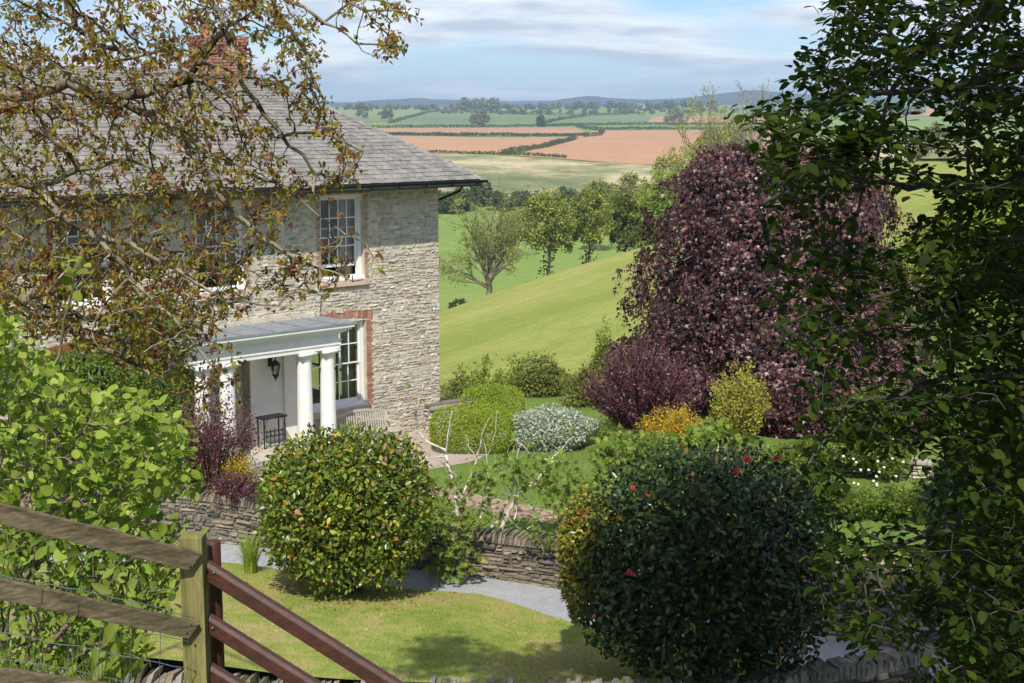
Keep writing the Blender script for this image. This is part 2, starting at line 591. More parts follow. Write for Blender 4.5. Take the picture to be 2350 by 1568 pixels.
def colonize(nodes, parents, A, step, kill, infl, iters=120, jitter=0.12, gravity=0.0):
    """space colonisation: grow twigs from given nodes towards attraction points"""
    P = [np.array(p, float) for p in nodes]
    par = list(parents)
    A = np.array(A, float)
    P0 = np.array(P)
    d = np.linalg.norm(A[:, None] - P0[None], axis=2) if len(A) * len(P0) < 8e6 else None
    near = d.argmin(1)
    dist = d.min(1)
    alive = np.ones(len(A), bool)
    for it in range(iters):
        m = alive & (dist < infl)
        if not m.any():
            if not alive.any():
                break
            infl *= 1.3
            continue
        idx = near[m]
        Pn = np.array(P)
        v = unit(A[m] - Pn[idx])
        acc = np.zeros((len(P), 3))
        np.add.at(acc, idx, v)
        u = np.unique(idx)
        dirs = unit(acc[u]) + R.normal(0, jitter, (len(u), 3))
        dirs[:, 2] -= gravity
        newp = Pn[u] + unit(dirs) * step
        base = len(P)
        for k, q in enumerate(newp):
            P.append(q)
            par.append(int(u[k]))
        ai = np.where(alive)[0]
        dd = np.linalg.norm(A[ai][:, None] - newp[None], axis=2)
        dm = dd.min(1)
        better = dm < dist[ai]
        near[ai[better]] = base + dd.argmin(1)[better]
        dist[ai] = np.minimum(dist[ai], dm)
        alive &= dist > kill
    return np.array(P), np.array(par)


def tree_radii(P, par, tip, ex=2.2, rmax=None):
    n = len(P)
    acc = np.zeros(n)
    cnt = np.zeros(n, int)
    for i in range(n):
        if par[i] >= 0:
            cnt[par[i]] += 1
    for i in range(n - 1, -1, -1):
        if acc[i] == 0:
            acc[i] = tip ** ex
        if par[i] >= 0:
            acc[par[i]] += acc[i]
    r = acc ** (1 / ex)
    if rmax:
        r = np.minimum(r, rmax)
    return r, cnt


def order_nodes(P, par):
    """children after parents"""
    n = len(P)
    ch = [[] for _ in range(n)]
    roots = []
    for i in range(n):
        (ch[par[i]] if par[i] >= 0 else roots).append(i)
    o, st = [], roots[:]
    while st:
        i = st.pop()
        o.append(i)
        st += ch[i]
    inv = np.zeros(n, int)
    inv[o] = np.arange(n)
    return P[o], np.array([inv[par[i]] if par[i] >= 0 else -1 for i in o])


def branch_mesh(name, mat, parent, P, par, r, sides=5, col=((0.16, 0.13, 0.09), (0.26, 0.23, 0.17)), minr=0.0, stuff=False):
    i = np.where((par >= 0) & (r >= minr))[0]
    a, b = P[par[i]], P[i]
    ra, rb = np.minimum(r[par[i]], r[i] * 1.6), r[i]
    d = unit(b - a)
    u = np.where(np.abs(d[:, 2:3]) < 0.9, np.array([[0, 0, 1.]]), np.array([[0, 1., 0]]))
    x = unit(np.cross(d, u))
    y = np.cross(x, d)
    t = np.arange(sides) * 2 * pi / sides
    ring = x[:, None] * np.cos(t)[None, :, None] + y[:, None] * np.sin(t)[None, :, None]
    A = a[:, None] - d[:, None] * (ra * 0.3)[:, None, None] + ring * ra[:, None, None]
    B = b[:, None] + d[:, None] * (rb * 0.3)[:, None, None] + ring * rb[:, None, None]
    V = np.concatenate([A, B], 1)
    k = np.arange(sides)
    k2 = (k + 1) % sides
    f = np.stack([k, k2, sides + k2, sides + k], 1)
    F = f[None] + (np.arange(len(i)) * 2 * sides)[:, None, None]
    c0, c1 = np.array(col[0]), np.array(col[1])
    w = np.clip(R.normal(0.5, 0.35, (len(i), 1)), 0, 1)
    C = np.repeat(c0 + (c1 - c0) * w, 2 * sides, axis=0)
    o = link(name, mesh(name, V.reshape(-1, 3), F.reshape(-1, 4), C, smooth=True), MATS[mat], parent)
    if stuff:
        o['kind'] = 'stuff'
    return o


def poly_sample(poly, n):
    poly = np.array(poly, float)
    lo, hi = poly.min(0), poly.max(0)
    res = []
    while len(res) < n:
        q = lo + R.random((n * 2, 2)) * (hi - lo)
        inside = np.zeros(len(q), bool)
        j = len(poly) - 1
        for i in range(len(poly)):
            xi, yi = poly[i]
            xj, yj = poly[j]
            c = ((yi > q[:, 1]) != (yj > q[:, 1])) & (q[:, 0] < (xj - xi) * (q[:, 1] - yi) / (yj - yi + 1e-12) + xi)
            inside ^= c
            j = i
        res += list(q[inside])
    return np.array(res[:n])


def at_many(q, y):
    u = (CY - q[:, 1]) / FPX
    rx, ry, rz = (q[:, 0] - CX) / FPX, cos(PITCH) + sin(PITCH) * u, -sin(PITCH) + cos(PITCH) * u
    k = y / ry
    return np.stack([rx * k, y, EYE + rz * k], 1)


def polyline(pts, step):
    """resample a 3-D polyline"""
    res = [np.array(pts[0], float)]
    for a, b in zip(pts[:-1], pts[1:]):
        a, b = np.array(a, float), np.array(b, float)
        n = max(1, int(round(np.linalg.norm(b - a) / step)))
        for k in range(1, n + 1):
            res.append(a + (b - a) * k / n)
    return res


def seed_limbs(lines, step):
    """lines: list of (points, attach) -> nodes and parents; attach None = root, else joins the nearest earlier node"""
    nodes, par = [], []
    for pts, attach in lines:
        q = polyline(pts, step)
        if attach is None or not nodes:
            p = -1
            s = 0
        else:
            dd = np.linalg.norm(np.array(nodes) - q[0], axis=1)
            p = int(dd.argmin())
            s = 0
        for k, v in enumerate(q):
            w = v + R.normal(0, step * 0.10, 3)
            nodes.append(w)
            par.append(p)
            p = len(nodes) - 1
    return nodes, par


# ---------------------------------------------------------------- terrain heights
def sm(a, b, x):
    t = np.clip((x - a) / (b - a), 0, 1)
    return t * t * (3 - 2 * t)


PY = [0, 180, 415, 440, 560, 700, 900, 1150, 1500, 1750, 2000, 2600, 3200, 3900, 9000, 40000]
PZ = [-20, -20, -19.4, -16.6, -14.0, -11.6, -9.6, -8.0, -4.0, 0.0, 4.0, 18.5, 24, 10, 0, -20]


def HF(x, y):
    """height of the land beyond the garden"""
    x = np.asarray(x, float)
    y = np.asarray(y, float)
    P = np.interp(y, PY, PZ)
    pl = -4 + 0.28 * (x + 0.5) - 0.0672 * (y - 67)
    yr = 151 + 0.65 * x
    hump = 0.9 * np.sin(x * 0.11 + 1.0) * sm(60, 110, y) * 0.5
    pl = pl + hump
    pl = np.where(pl > 4, 4 + 0.35 * (pl - 4), pl)
    over = np.maximum(y - yr + 8, 0)
    pl = pl - 0.0045 * np.minimum(over, 30) ** 2 - 0.27 * np.maximum(over - 30, 0)
    far = (x - 250) * 0.02
    P = P + np.where(x > 250, far * sm(900, 2500, y), 0)
    return np.maximum(pl, P)


def hit(px, py, y0=55., y1=5200.):
    """where the line of sight through a surveyed point meets the land"""
    r = ray(px, py)
    ys = np.geomspace(y0, y1, 1500)
    k = ys / r[1]
    z = EYE + r[2] * k
    h = HF(r[0] * k, ys)
    b = np.where(z <= h)[0]
    i = b[0] if len(b) else len(ys) - 1
    return Vector((r[0] * k[i], ys[i], h[i]))


def grid_mesh(name, X, Y, Z, mat, smooth=True):
    r, c = X.shape
    V = np.stack([X, Y, Z], -1).reshape(-1, 3)
    i = np.arange(r - 1)[:, None] * c + np.arange(c - 1)[None]
    F = np.stack([i, i + 1, i + 1 + c, i + c], -1).reshape(-1, 4)
    o = link(name, mesh(name, V, F, None, smooth), MATS[mat])
    o['kind'] = 'structure'
    return o


# the land as one sheet to the horizon
ys = np.concatenate([np.linspace(54, 60, 5), np.geomspace(62, 4200, 190), np.geomspace(4500, 8000, 14)])
us = np.linspace(-1, 1, 161)
us = np.sign(us) * np.abs(us) ** 1.3
Xg = us[None, :] * (0.75 * ys[:, None] + 40)
Yg = np.repeat(ys[:, None], len(us), 1)
Zg = HF(Xg, Yg)
Zg = Zg - 0.9 * (1 - sm(-14, 4, Yg - (151 + 0.65 * Xg))) * (Xg > -58) * (Xg < 195)
grid_mesh('valley_ground', Xg, Yg, Zg, 'valley_turf')

# the grazed slope just beyond the garden (a sheet on the land)
ys = np.concatenate([np.linspace(56, 150, 60), np.linspace(152, 330, 70)])
us = np.linspace(0, 1, 80)
xl = np.full_like(ys, -60.0)
Xg = xl[:, None] + us[None, :] * 260
Yg = np.repeat(ys[:, None], len(us), 1)
Yg = np.minimum(Yg, 151 + 0.65 * Xg + 12)
Zg = HF(Xg, Yg) + 0.08
grid_mesh('grass_slope', Xg, Yg, Zg, 'slope_turf')


def field(name, top, bot, mat, lift=0.25, n=40, m=10):
    """a field laid on the land, its upper and lower edges surveyed in the photograph"""
    def res(pl):
        pl = np.array(pl, float)
        s = np.linspace(0, 1, n)
        t = np.linspace(0, 1, len(pl))
        return np.stack([np.interp(s, t, pl[:, 0]), np.interp(s, t, pl[:, 1])], 1)
    T, B = res(top), res(bot)
    X, Y, Z = [], [], []
    for k in range(m + 1):
        row = [hit(*(B[i] + (T[i] - B[i]) * k / m)) for i in range(n)]
        X.append([v.x for v in row])
        Y.append([v.y for v in row])
        Z.append([v.z for v in row])
    X, Y = np.array(X), np.array(Y)
    return grid_mesh(name, X, Y, HF(X, Y) + lift, mat)


field('stubble_field', [(760, 345), (1000, 352), (1160, 359), (1300, 369), (1470, 378), (1700, 372)], [(760, 470), (1000, 470), (1160, 462), (1300, 458), (1470, 452), (1700, 440)], 'stubble', 0.12)
field('ploughed_field', [(700, 311), (900, 312), (1100, 316), (1322, 316)], [(700, 342), (880, 349), (1000, 352), (1150, 355)], 'ploughed')
field('ploughed_field', [(1372, 300), (1600, 300), (1800, 300)], [(1180, 358), (1465, 379), (1800, 372)], 'ploughed')
field('ploughed_field', [(700, 297), (1000, 295), (1200, 294), (1318, 294)], [(700, 306), (1000, 307), (1200, 308), (1352, 309)], 'ploughed', 0.4)
field('ploughed_field', [(1500, 269), (1560, 267), (1640, 268), (1760, 272)], [(1486, 282), (1560, 284), (1640, 285), (1760, 286)], 'ploughed', 0.6)
field('ploughed_field', [(2060, 262), (2120, 250), (2200, 244)], [(1990, 272), (2120, 268), (2200, 262)], 'ploughed', 0.6)
field('ploughed_field', [(1980, 338), (2100, 330), (2250, 326)], [(1960, 372), (2100, 372), (2250, 372)], 'stubble', 0.4)
field('pale_meadow', [(780, 254), (880, 253), (978, 255)], [(780, 280), (860, 281), (905, 279)], 'pale_turf', 0.5)
field('green_meadow', [(990, 256), (1120, 259), (1240, 266), (1330, 268)], [(900, 289), (1060, 290), (1200, 288), (1300, 284)], 'far_turf', 0.5)
field('green_meadow', [(1330, 262), (1420, 264), (1490, 266)], [(1230, 289), (1350, 288), (1480, 286)], 'far_turf', 0.7)

# distant moor: ridges of real hills
def hills(name, y, prof, depth, seed):
    """prof [(px, py)] skyline"""
    pr = np.array(prof, float)
    xs = np.linspace(pr[0, 0], pr[-1, 0], 160)
    py = np.interp(xs, pr[:, 0], pr[:, 1])
    rg = np.random.default_rng(seed)
    nz = np.cumsum(rg.normal(0, .22, 160))
    nz -= np.linspace(nz[0], nz[-1], 160)
    crest = np.array([at(a, b + c * .45, y) for a, b, c in zip(xs, py, nz)])
    rows = []
    for f, h in ((-1.2, -.15), (-.9, .02), (-.6, .30), (-.35, .62), (-.15, .9), (0, 1.), (.2, .92), (.5, .6), (1., -.1)):
        rows.append(np.stack([crest[:, 0] * (1 + f * depth / y), crest[:, 1] + f * depth + 60 * np.sin(xs * .05 + f * 3), np.maximum(crest[:, 2], 15) * h + (rg.normal(0, 3, 160) if abs(f) > .1 and f < 0.6 and f > -.8 else 0)], 1))
    A = np.array(rows)
    return grid_mesh(name, A[..., 0], A[..., 1], A[..., 2], 'moor')


hills('hills', 4900, [(300, 240), (600, 240), (740, 235), (800, 237), (880, 229), (960, 225), (1010, 230), (1060, 232), (1180, 240), (1240, 238), (1300, 226), (1350, 221), (1400, 225), (1480, 230), (1560, 226), (1640, 217), (1720, 208), (1800, 212), (1900, 224), (2050, 222), (2200, 208), (2300, 190), (2450, 200), (2700, 230)], 900, 3)
hills('hills', 6000, [(200, 238), (700, 236), (900, 234), (1000, 229), (1100, 230), (1180, 233), (1280, 231), (1500, 230), (1700, 222), (1900, 226), (2200, 220), (2600, 230)], 900, 4)


# the air between here and the moor
m = MB()
m.abox(-7300, 7300, -80, 8200, -24, 150)
hz_o = m.build('haze')
hz_o['kind'] = 'stuff'
tag(hz_o, 'thin blue summer haze in the air over the valley', 'haze')
hm, ht, ho = new_mat('haze')
vp = N(ht, 'ShaderNodeVolumePrincipled', inp={'Density': 0.00017, 'Anisotropy': 0.0})
vp.inputs['Color'].default_value = (0.56, 0.76, 1.0, 1)
L(ht, vp.outputs[0], ho.inputs['Volume'])
hz_o.data.materials.append(hm)

# ---------------------------------------------------------------- garden ground
def wall_y(x):
    return np.interp(x, [-30, -14, -8, -6.7, -5.2, -1.2, 0, 1.1, 6.5, 8.2, 12, 30], [32.0, 31.2, 31.0, 30.8, 30.3, 28.6, 28.2, 27.75, 26.1, 25.3, 23.6, 16.0])


def wall_top(x):
    return np.interp(x, [-14, -8, -5, 0, 7.2], [0.62, 0.58, 0.36, 0.30, 0.30])


def drive_z(x):
    return np.interp(x, [-14, -6.7, 0, 3, 7, 14], [-0.58, -0.58, -0.60, -0.75, -1.1, -1.2])


def edge_y(x):
    return np.interp(x, [-20, -6.1, -5.3, -2.9, -2.0, -.65, .65, 1.7, 4.0, 5.6, 6.4, 7.0], [29.5, 29.0, 28.7, 27.7, 27.45, 27.15, 26.1, 25.4, 24.6, 24.0, 23.3, 22.5])


def near_wall_y(x):
    return np.interp(x, [-20, -5.8, -3.7, -1.5, 1.5, 3.9, 5.8, 6.85, 8], [21.6, 21.25, 20.8, 20.8, 20.75, 21.05, 21.8, 22.3, 22.8])


def lawn_z(x, y):
    e = edge_y(x)
    return drive_z(x) + 0.07 + 0.125 * np.maximum(e - y, 0) + 0.05 * np.sin(x * .9) * np.sin(y * .7)


HA = radians(47)
D2 = Vector((sin(HA), cos(HA), 0))          # along the facade, to the right
N2 = Vector((cos(HA), -sin(HA), 0))         # out of the facade
CORNER = Vector((-2.057, 39.784, 0))


def HW(t, off, z):
    return CORNER + D2 * t + N2 * off + Vector((0, 0, z))


def fac_t(x, y):
    return (x - CORNER.x) * D2.x + (y - CORNER.y) * D2.y


def terrace_z(x, y):
    x, y = np.asarray(x, float), np.asarray(y, float)
    t = fac_t(x, y)
    off = (x - CORNER.x) * N2.x + (y - CORNER.y) * N2.y
    return 0.50 * (1 - sm(-6.0, -2.0, t)) * (1 - sm(2.0, 3.6, off))


xs = np.linspace(-20, 6.95, 100)
v = np.linspace(0, 1, 26)
Xg = np.repeat(xs[None], len(v), 0)
Yg = near_wall_y(xs)[None] + 0.05 + (edge_y(xs) - near_wall_y(xs) - 0.05)[None] * v[:, None]
grid_mesh('front_lawn', Xg, Yg, lawn_z(Xg, Yg), 'lawn_near')
# a little bank where the lawn meets the gravel
Yb = np.stack([edge_y(xs), edge_y(xs) + 0.10, edge_y(xs) + 0.16])
Zb = np.stack([lawn_z(xs, edge_y(xs)), lawn_z(xs, edge_y(xs)) - .03, drive_z(xs) - .05])
grid_mesh('lawn_edge', np.repeat(xs[None], 3, 0), Yb, Zb, 'lawn_near')

xs = np.linspace(-26, 26, 100)
v = np.linspace(0, 1, 40)
Xg = np.repeat(xs[None], len(v), 0)
y0 = np.full_like(xs, 17.0)
Yg = y0[None] + (wall_y(xs) + 0.2 - y0)[None] * v[:, None]
Zg = drive_z(Xg) - 0.004 - 0.5 * (1 - sm(21, 23, Yg)) * (Xg < 6.5)
grid_mesh('gravel_drive', Xg, Yg, Zg, 'gravel_grey')

xs = np.linspace(-45, 45, 160)
v = np.linspace(0, 1, 60)
Xg = np.repeat(xs[None], len(v), 0)
Yg = (wall_y(xs) + 0.15)[None] + (58 - wall_y(xs) - 0.15)[None] * v[:, None]
bl = sm(43, 57, Yg)
Zt = terrace_z(Xg, Yg) * (1 - bl) + (HF(Xg, Yg) + .12) * bl
grid_mesh('garden_lawn', Xg, Yg, Zt, 'lawn_fine')

ys = np.linspace(-25, 21.3, 50)
xs = np.linspace(-30, 30, 70)
Xg, Yg = np.meshgrid(xs, ys)
Zh = np.interp(Yg, [-25, -2, 2, 6, 12, 18, 21.5], [9.5, 7.5, 6.9, 5.3, 2.6, .35, -.9]) + 0.12 * np.sin(Xg * 1.3) * np.sin(Yg * 1.1)


def hill_z(x, y):
    return float(np.interp(y, [-25, -2, 2, 6, 12, 18, 21.5], [9.5, 7.5, 6.9, 5.3, 2.6, .35, -.9]) + 0.12 * sin(x * 1.3) * sin(y * 1.1))


grid_mesh('hillside', Xg, Yg, Zh, 'hill_turf')


def sheet(name, poly, zf, mat, lift, n=26):
    """flat patch laid on the terrace: polygon as two matching edges"""
    A, B = np.array(poly[0], float), np.array(poly[1], float)
    s = np.linspace(0, 1, n)
    ta, tb = np.linspace(0, 1, len(A)), np.linspace(0, 1, len(B))
    A = np.stack([np.interp(s, ta, A[:, k]) for k in (0, 1)], 1)
    B = np.stack([np.interp(s, tb, B[:, k]) for k in (0, 1)], 1)
    v = np.linspace(0, 1, 12)[:, None, None]
    Q = A[None] + (B - A)[None] * v
    return grid_mesh(name, Q[..., 0], Q[..., 1], zf(Q[..., 0], Q[..., 1]) + lift, mat)


def fxy(t, off):
    p = HW(t, off, 0)
    return (p.x, p.y)


# pink gravel in front of the house
g0 = [fxy(-15, 0.0), fxy(-8, 0.0), fxy(-4, 0.0), fxy(0.5, 0.0), fxy(2.6, 0.2)]
g1 = [(-14.0, 33.8), (-7.0, 33.6), (-3.4, 34.1), (-0.9, 36.0), (0.4, 40.5)]
sheet('gravel_forecourt', (g0, g1), terrace_z, 'gravel_pink', 0.006)

# ---------------------------------------------------------------- stones
STONE_COLS = [(0.53, 0.475, 0.37), (0.49, 0.455, 0.375), (0.57, 0.51, 0.40), (0.43, 0.405, 0.35), (0.52, 0.44, 0.31), (0.51, 0.47, 0.39), (0.60, 0.55, 0.455), (0.46, 0.38, 0.28), (0.56, 0.505, 0.415)]
DARK_STONE = [(0.21, 0.175, 0.13), (0.17, 0.155, 0.13), (0.27, 0.215, 0.15), (0.13, 0.12, 0.105), (0.24, 0.20, 0.155), (0.30, 0.25, 0.19)]


def stone_verts(w, h, dep):
    """irregular stone, local: x along wall 0..w, z 0..h, y outward 0..dep"""
    j = lambda s: R.normal(0, s)
    ch = min(w, h) * 0.20
    V = []
    a = R.uniform(-.15, .15) * h
    base = [(0, 0), (w * .5, 0), (w, 0), (w, h), (w * .5, h), (0, h)]
    for x, z in base:
        V.append([x + j(h * .06), -0.02, z + j(h * .06)])
    for x, z in base:
        xi = x + (ch if x == 0 else -ch if x == w else 0)
        zi = z + (ch if z == 0 else -ch)
        V.append([xi + j(h * .10), dep * (1 + j(.30)), zi + j(h * .07) + (x / w - .5) * a * 0.25])
    F = [(6, 7, 10, 11), (7, 8, 9, 10)]
    for i in range(6):
        k = (i + 1) % 6
        F.append((i, k, 6 + k, 6 + i))
    return np.array(V), F


def lay_wall(length, height, hmin, hmax, wmin, wmax, skip=None, start=0.0):
    """rubble courses -> list of (s, z, w, h)"""
    res = []
    z = start
    while z < height:
        h = R.uniform(hmin, hmax)
        s = R.uniform(-wmax, 0)
        while s < length:
            w = R.uniform(wmin, wmax) * (0.6 + 0.8 * R.random())
            if R.random() < .12:
                w *= .45
            hh = h * R.uniform(.72, 1.22)
            a, b = max(s, 0), min(s + w, length)
            dz = R.normal(0, h * .14)
            if b - a > .05 and not (skip and skip(a, b, z, z + hh)):
                res.append((a, max(z + dz, start), b - a, hh))
            s += w
        z += h
    return res


def place_stones(parent, frame, rows, cols, mat, big, dep=(.02, .05), name='stone', rest='stone_infill', gap=.012, pick=None):
    """frame(s, y, z) -> world; the `big` largest become parts, the rest one mesh of kind stuff"""
    key = [(-(w * h) if (pick is None or pick(s, z)) else 1) for s, z, w, h in rows]
    order = np.argsort(key)
    mb = MB()
    for k, i in enumerate(order):
        s, z, w, h = rows[i]
        V, F = stone_verts(max(w - gap, .03), max(h - gap, .02), R.uniform(*dep))
        c = np.array(cols[R.integers(len(cols))]) * R.uniform(.8, 1.2)
        Wv = [frame(s + v[0], v[1], z + v[2]) for v in V]
        if k < big:
            o = Vector(Wv[0])
            me = mesh(name, [Vector(q) - o for q in Wv], F, np.repeat(c[None], len(Wv), 0))
            link(name, me, MATS[mat], parent, o)
        else:
            mb.add(Wv, F, tuple(c))
    if mb.V:
        o = mb.build(rest, MATS[mat], parent)
        o['kind'] = 'stuff'


# ---------------------------------------------------------------- house
house = thing('country_house', 'stone country house with grey slate roof, sash windows and white columned porch', 'house', tuple(CORNER))
ZE = 6.95
LEFT_T = -17.0
BACK = -7.36
wins = [  # t0, t1, z0, z1
    dict(t=(-4.02, -2.60), z=(4.55, 6.80), nx=4, open=0.24),
    dict(t=(-7.72, -6.30), z=(4.55, 6.78), nx=4, open=0.30),
    dict(t=(-11.36, -9.92), z=(4.48, 6.75), nx=4, open=0.0),
    dict(t=(-4.40, -2.58), z=(1.10, 3.42), nx=5, open=0.0),
    dict(t=(-11.5, -9.85), z=(1.10, 3.42), nx=5, open=0.0),
    dict(t=(-15.2, -13.8), z=(4.48, 6.75), nx=4, open=0.0),
]
DOOR = (-8.05, -6.30, 0.55, 2.95)


def in_opening(a, b, z0, z1, m=0.0):
    for w in wins:
        if b > w['t'][0] - m and a < w['t'][1] + m and z1 > w['z'][0] - m and z0 < w['z'][1] + m:
            return True
    return b > -9.25 and a < -4.72 and z1 > 0.3 and z0 < 3.70


# wall: rectangles around the openings (front), plain for the other sides
mb = MB()
tb = sorted({LEFT_T, 0.0, DOOR[0], DOOR[1]} | {x for w in wins for x in w['t']})
zb = sorted({-0.3, ZE, DOOR[2], DOOR[3]} | {x for w in wins for x in w['z']})
for i in range(len(tb) - 1):
    for j in range(len(zb) - 1):
        tm, zm = (tb[i] + tb[i + 1]) / 2, (zb[j] + zb[j + 1]) / 2
        if any(w['t'][0] < tm < w['t'][1] and w['z'][0] < zm < w['z'][1] for w in wins):
            continue
        if DOOR[0] < tm < DOOR[1] and DOOR[2] < zm < DOOR[3]:
            continue
        mb.box(HW(tb[i], -0.42, zb[j]), D2 * (tb[i + 1] - tb[i]), N2 * 0.42, (0, 0, zb[j + 1] - zb[j]))
mb.box(HW(LEFT_T, BACK, -.3), D2 * -LEFT_T, N2 * 0.4, (0, 0, ZE + .3))
mb.box(HW(LEFT_T, BACK + .4, -.3), D2 * .4, N2 * (-BACK - .82), (0, 0, ZE + .3))
GO0, GO1, GZ0, GZ1 = -6.4, -2.7, .32, 2.75          # garden window in the gable
mb.box(HW(-.42, BACK + .4, -.3), D2 * .42, N2 * (GO0 - BACK - .4), (0, 0, ZE + .3))
mb.box(HW(-.42, GO1, -.3), D2 * .42, N2 * (-.42 - GO1), (0, 0, ZE + .3))
mb.box(HW(-.42, GO0, GZ1), D2 * .42, N2 * (GO1 - GO0), (0, 0, ZE - GZ1))
mb.box(HW(-.42, GO0, -.3), D2 * .42, N2 * (GO1 - GO0), (0, 0, GZ0 + .3))
mb.build('wall', MATS['mortar'], house)
# interior: floors and cross walls, coloured near black to stand for unlit rooms
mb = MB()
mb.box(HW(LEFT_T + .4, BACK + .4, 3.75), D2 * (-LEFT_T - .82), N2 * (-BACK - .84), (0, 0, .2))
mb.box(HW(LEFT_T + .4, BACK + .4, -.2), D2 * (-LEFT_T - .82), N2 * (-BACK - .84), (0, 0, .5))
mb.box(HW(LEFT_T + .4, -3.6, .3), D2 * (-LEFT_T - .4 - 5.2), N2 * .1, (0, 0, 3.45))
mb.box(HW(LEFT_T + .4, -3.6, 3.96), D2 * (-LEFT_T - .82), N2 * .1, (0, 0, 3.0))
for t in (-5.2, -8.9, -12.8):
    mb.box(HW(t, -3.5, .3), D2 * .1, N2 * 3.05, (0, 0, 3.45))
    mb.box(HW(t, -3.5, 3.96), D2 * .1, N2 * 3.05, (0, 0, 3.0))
mb.build('interior', MATS['dark_room'], house)


def fr_facade(s, y, z):
    return HW(LEFT_T + s, y, z)


rows = lay_wall(-LEFT_T + .01, ZE, .045, .125, .09, .36, lambda a, b, z0, z1: in_opening(a + LEFT_T, b + LEFT_T, z0, z1, .13), start=-.1)
rows = [r for r in rows if r[1] < ZE - .06 and R.random() > .04]
place_stones(house, fr_facade, rows, STONE_COLS, 'rubble_stone', 300, (.005, .027), pick=lambda s, z: s + LEFT_T > -6.6)


def one_brick(parent, o, a, b, c, name='brick', fade=0.0):
    m = MB()
    k = R.random()
    base = (0.37, 0.15, 0.095) if k < .6 else (0.30, 0.115, 0.08) if k < .85 else (0.43, 0.23, 0.16)
    f = R.uniform(.8, 1.15)
    fd = fade * R.random() ** .6
    base = tuple(x * (1 - fd) + y * fd for x, y in zip(base, (.50, .43, .33)))
    o = Vector(o)
    m.box((0, 0, 0), a, b, c, tuple(x * f for x in base))
    me = mesh(name, m.V, m.F, np.array(m.C))
    return link(name, me, MATS['brick'], parent, o)


def brick_surround(w, arch):
    t0, t1 = w['t']
    z0, z1 = w['z']
    nb = 0
    vis = t1 > -8
    mb = MB()
    for side in (0, 1):
        z = z0
        k = 0
        while z < z1 - .02:
            wd = (.225 if k % 2 == 0 else .165) if z0 < 2 else (.15 if k % 2 == 0 else .105)
            wd *= R.uniform(.9, 1.05)
            tt = t1 + .006 if side else t0 - wd - .006
            if not (side == 0 and z < 3.9 and -8 < t0):
                if vis:
                    one_brick(house, HW(tt, -.1, z), D2 * wd, N2 * (.106 + R.uniform(0, .010)), (0, 0, .066), fade=.85 if z0 > 2 else .2)
                else:
                    mb.box(HW(tt, -.1, z), D2 * wd, N2 * .12, (0, 0, .066), (.34, .11, .065))
            z += .0775
            k += 1
    n = int((t1 - t0 + .3) / .0775)
    for i in range(n):
        f = i / (n - 1)
        tt = t0 - .15 + f * (t1 - t0 + .3)
        lean = (f - .5) * .16
        zz_ = z1 + .008 + (arch * (1 - (2 * f - 1) ** 2))
        if zz_ + .22 > ZE:
            ln = ZE - .02 - zz_
        else:
            ln = .225
        if vis and not (w['z'][0] < 2 and tt < -4.3):
            one_brick(house, HW(tt, -.1, zz_), D2 * .066, N2 * (.106 + R.uniform(0, .010)), D2 * lean * ln + Vector((0, 0, ln)), fade=.7 if z0 > 2 else .2)
        else:
            mb.box(HW(tt, -.1, zz_), D2 * .066, N2 * .12, D2 * lean * ln + Vector((0, 0, ln)), (.34, .11, .065))
    if mb.V:
        o = mb.build('brick_surround', MATS['brick'], house)
        o['kind'] = 'stuff'


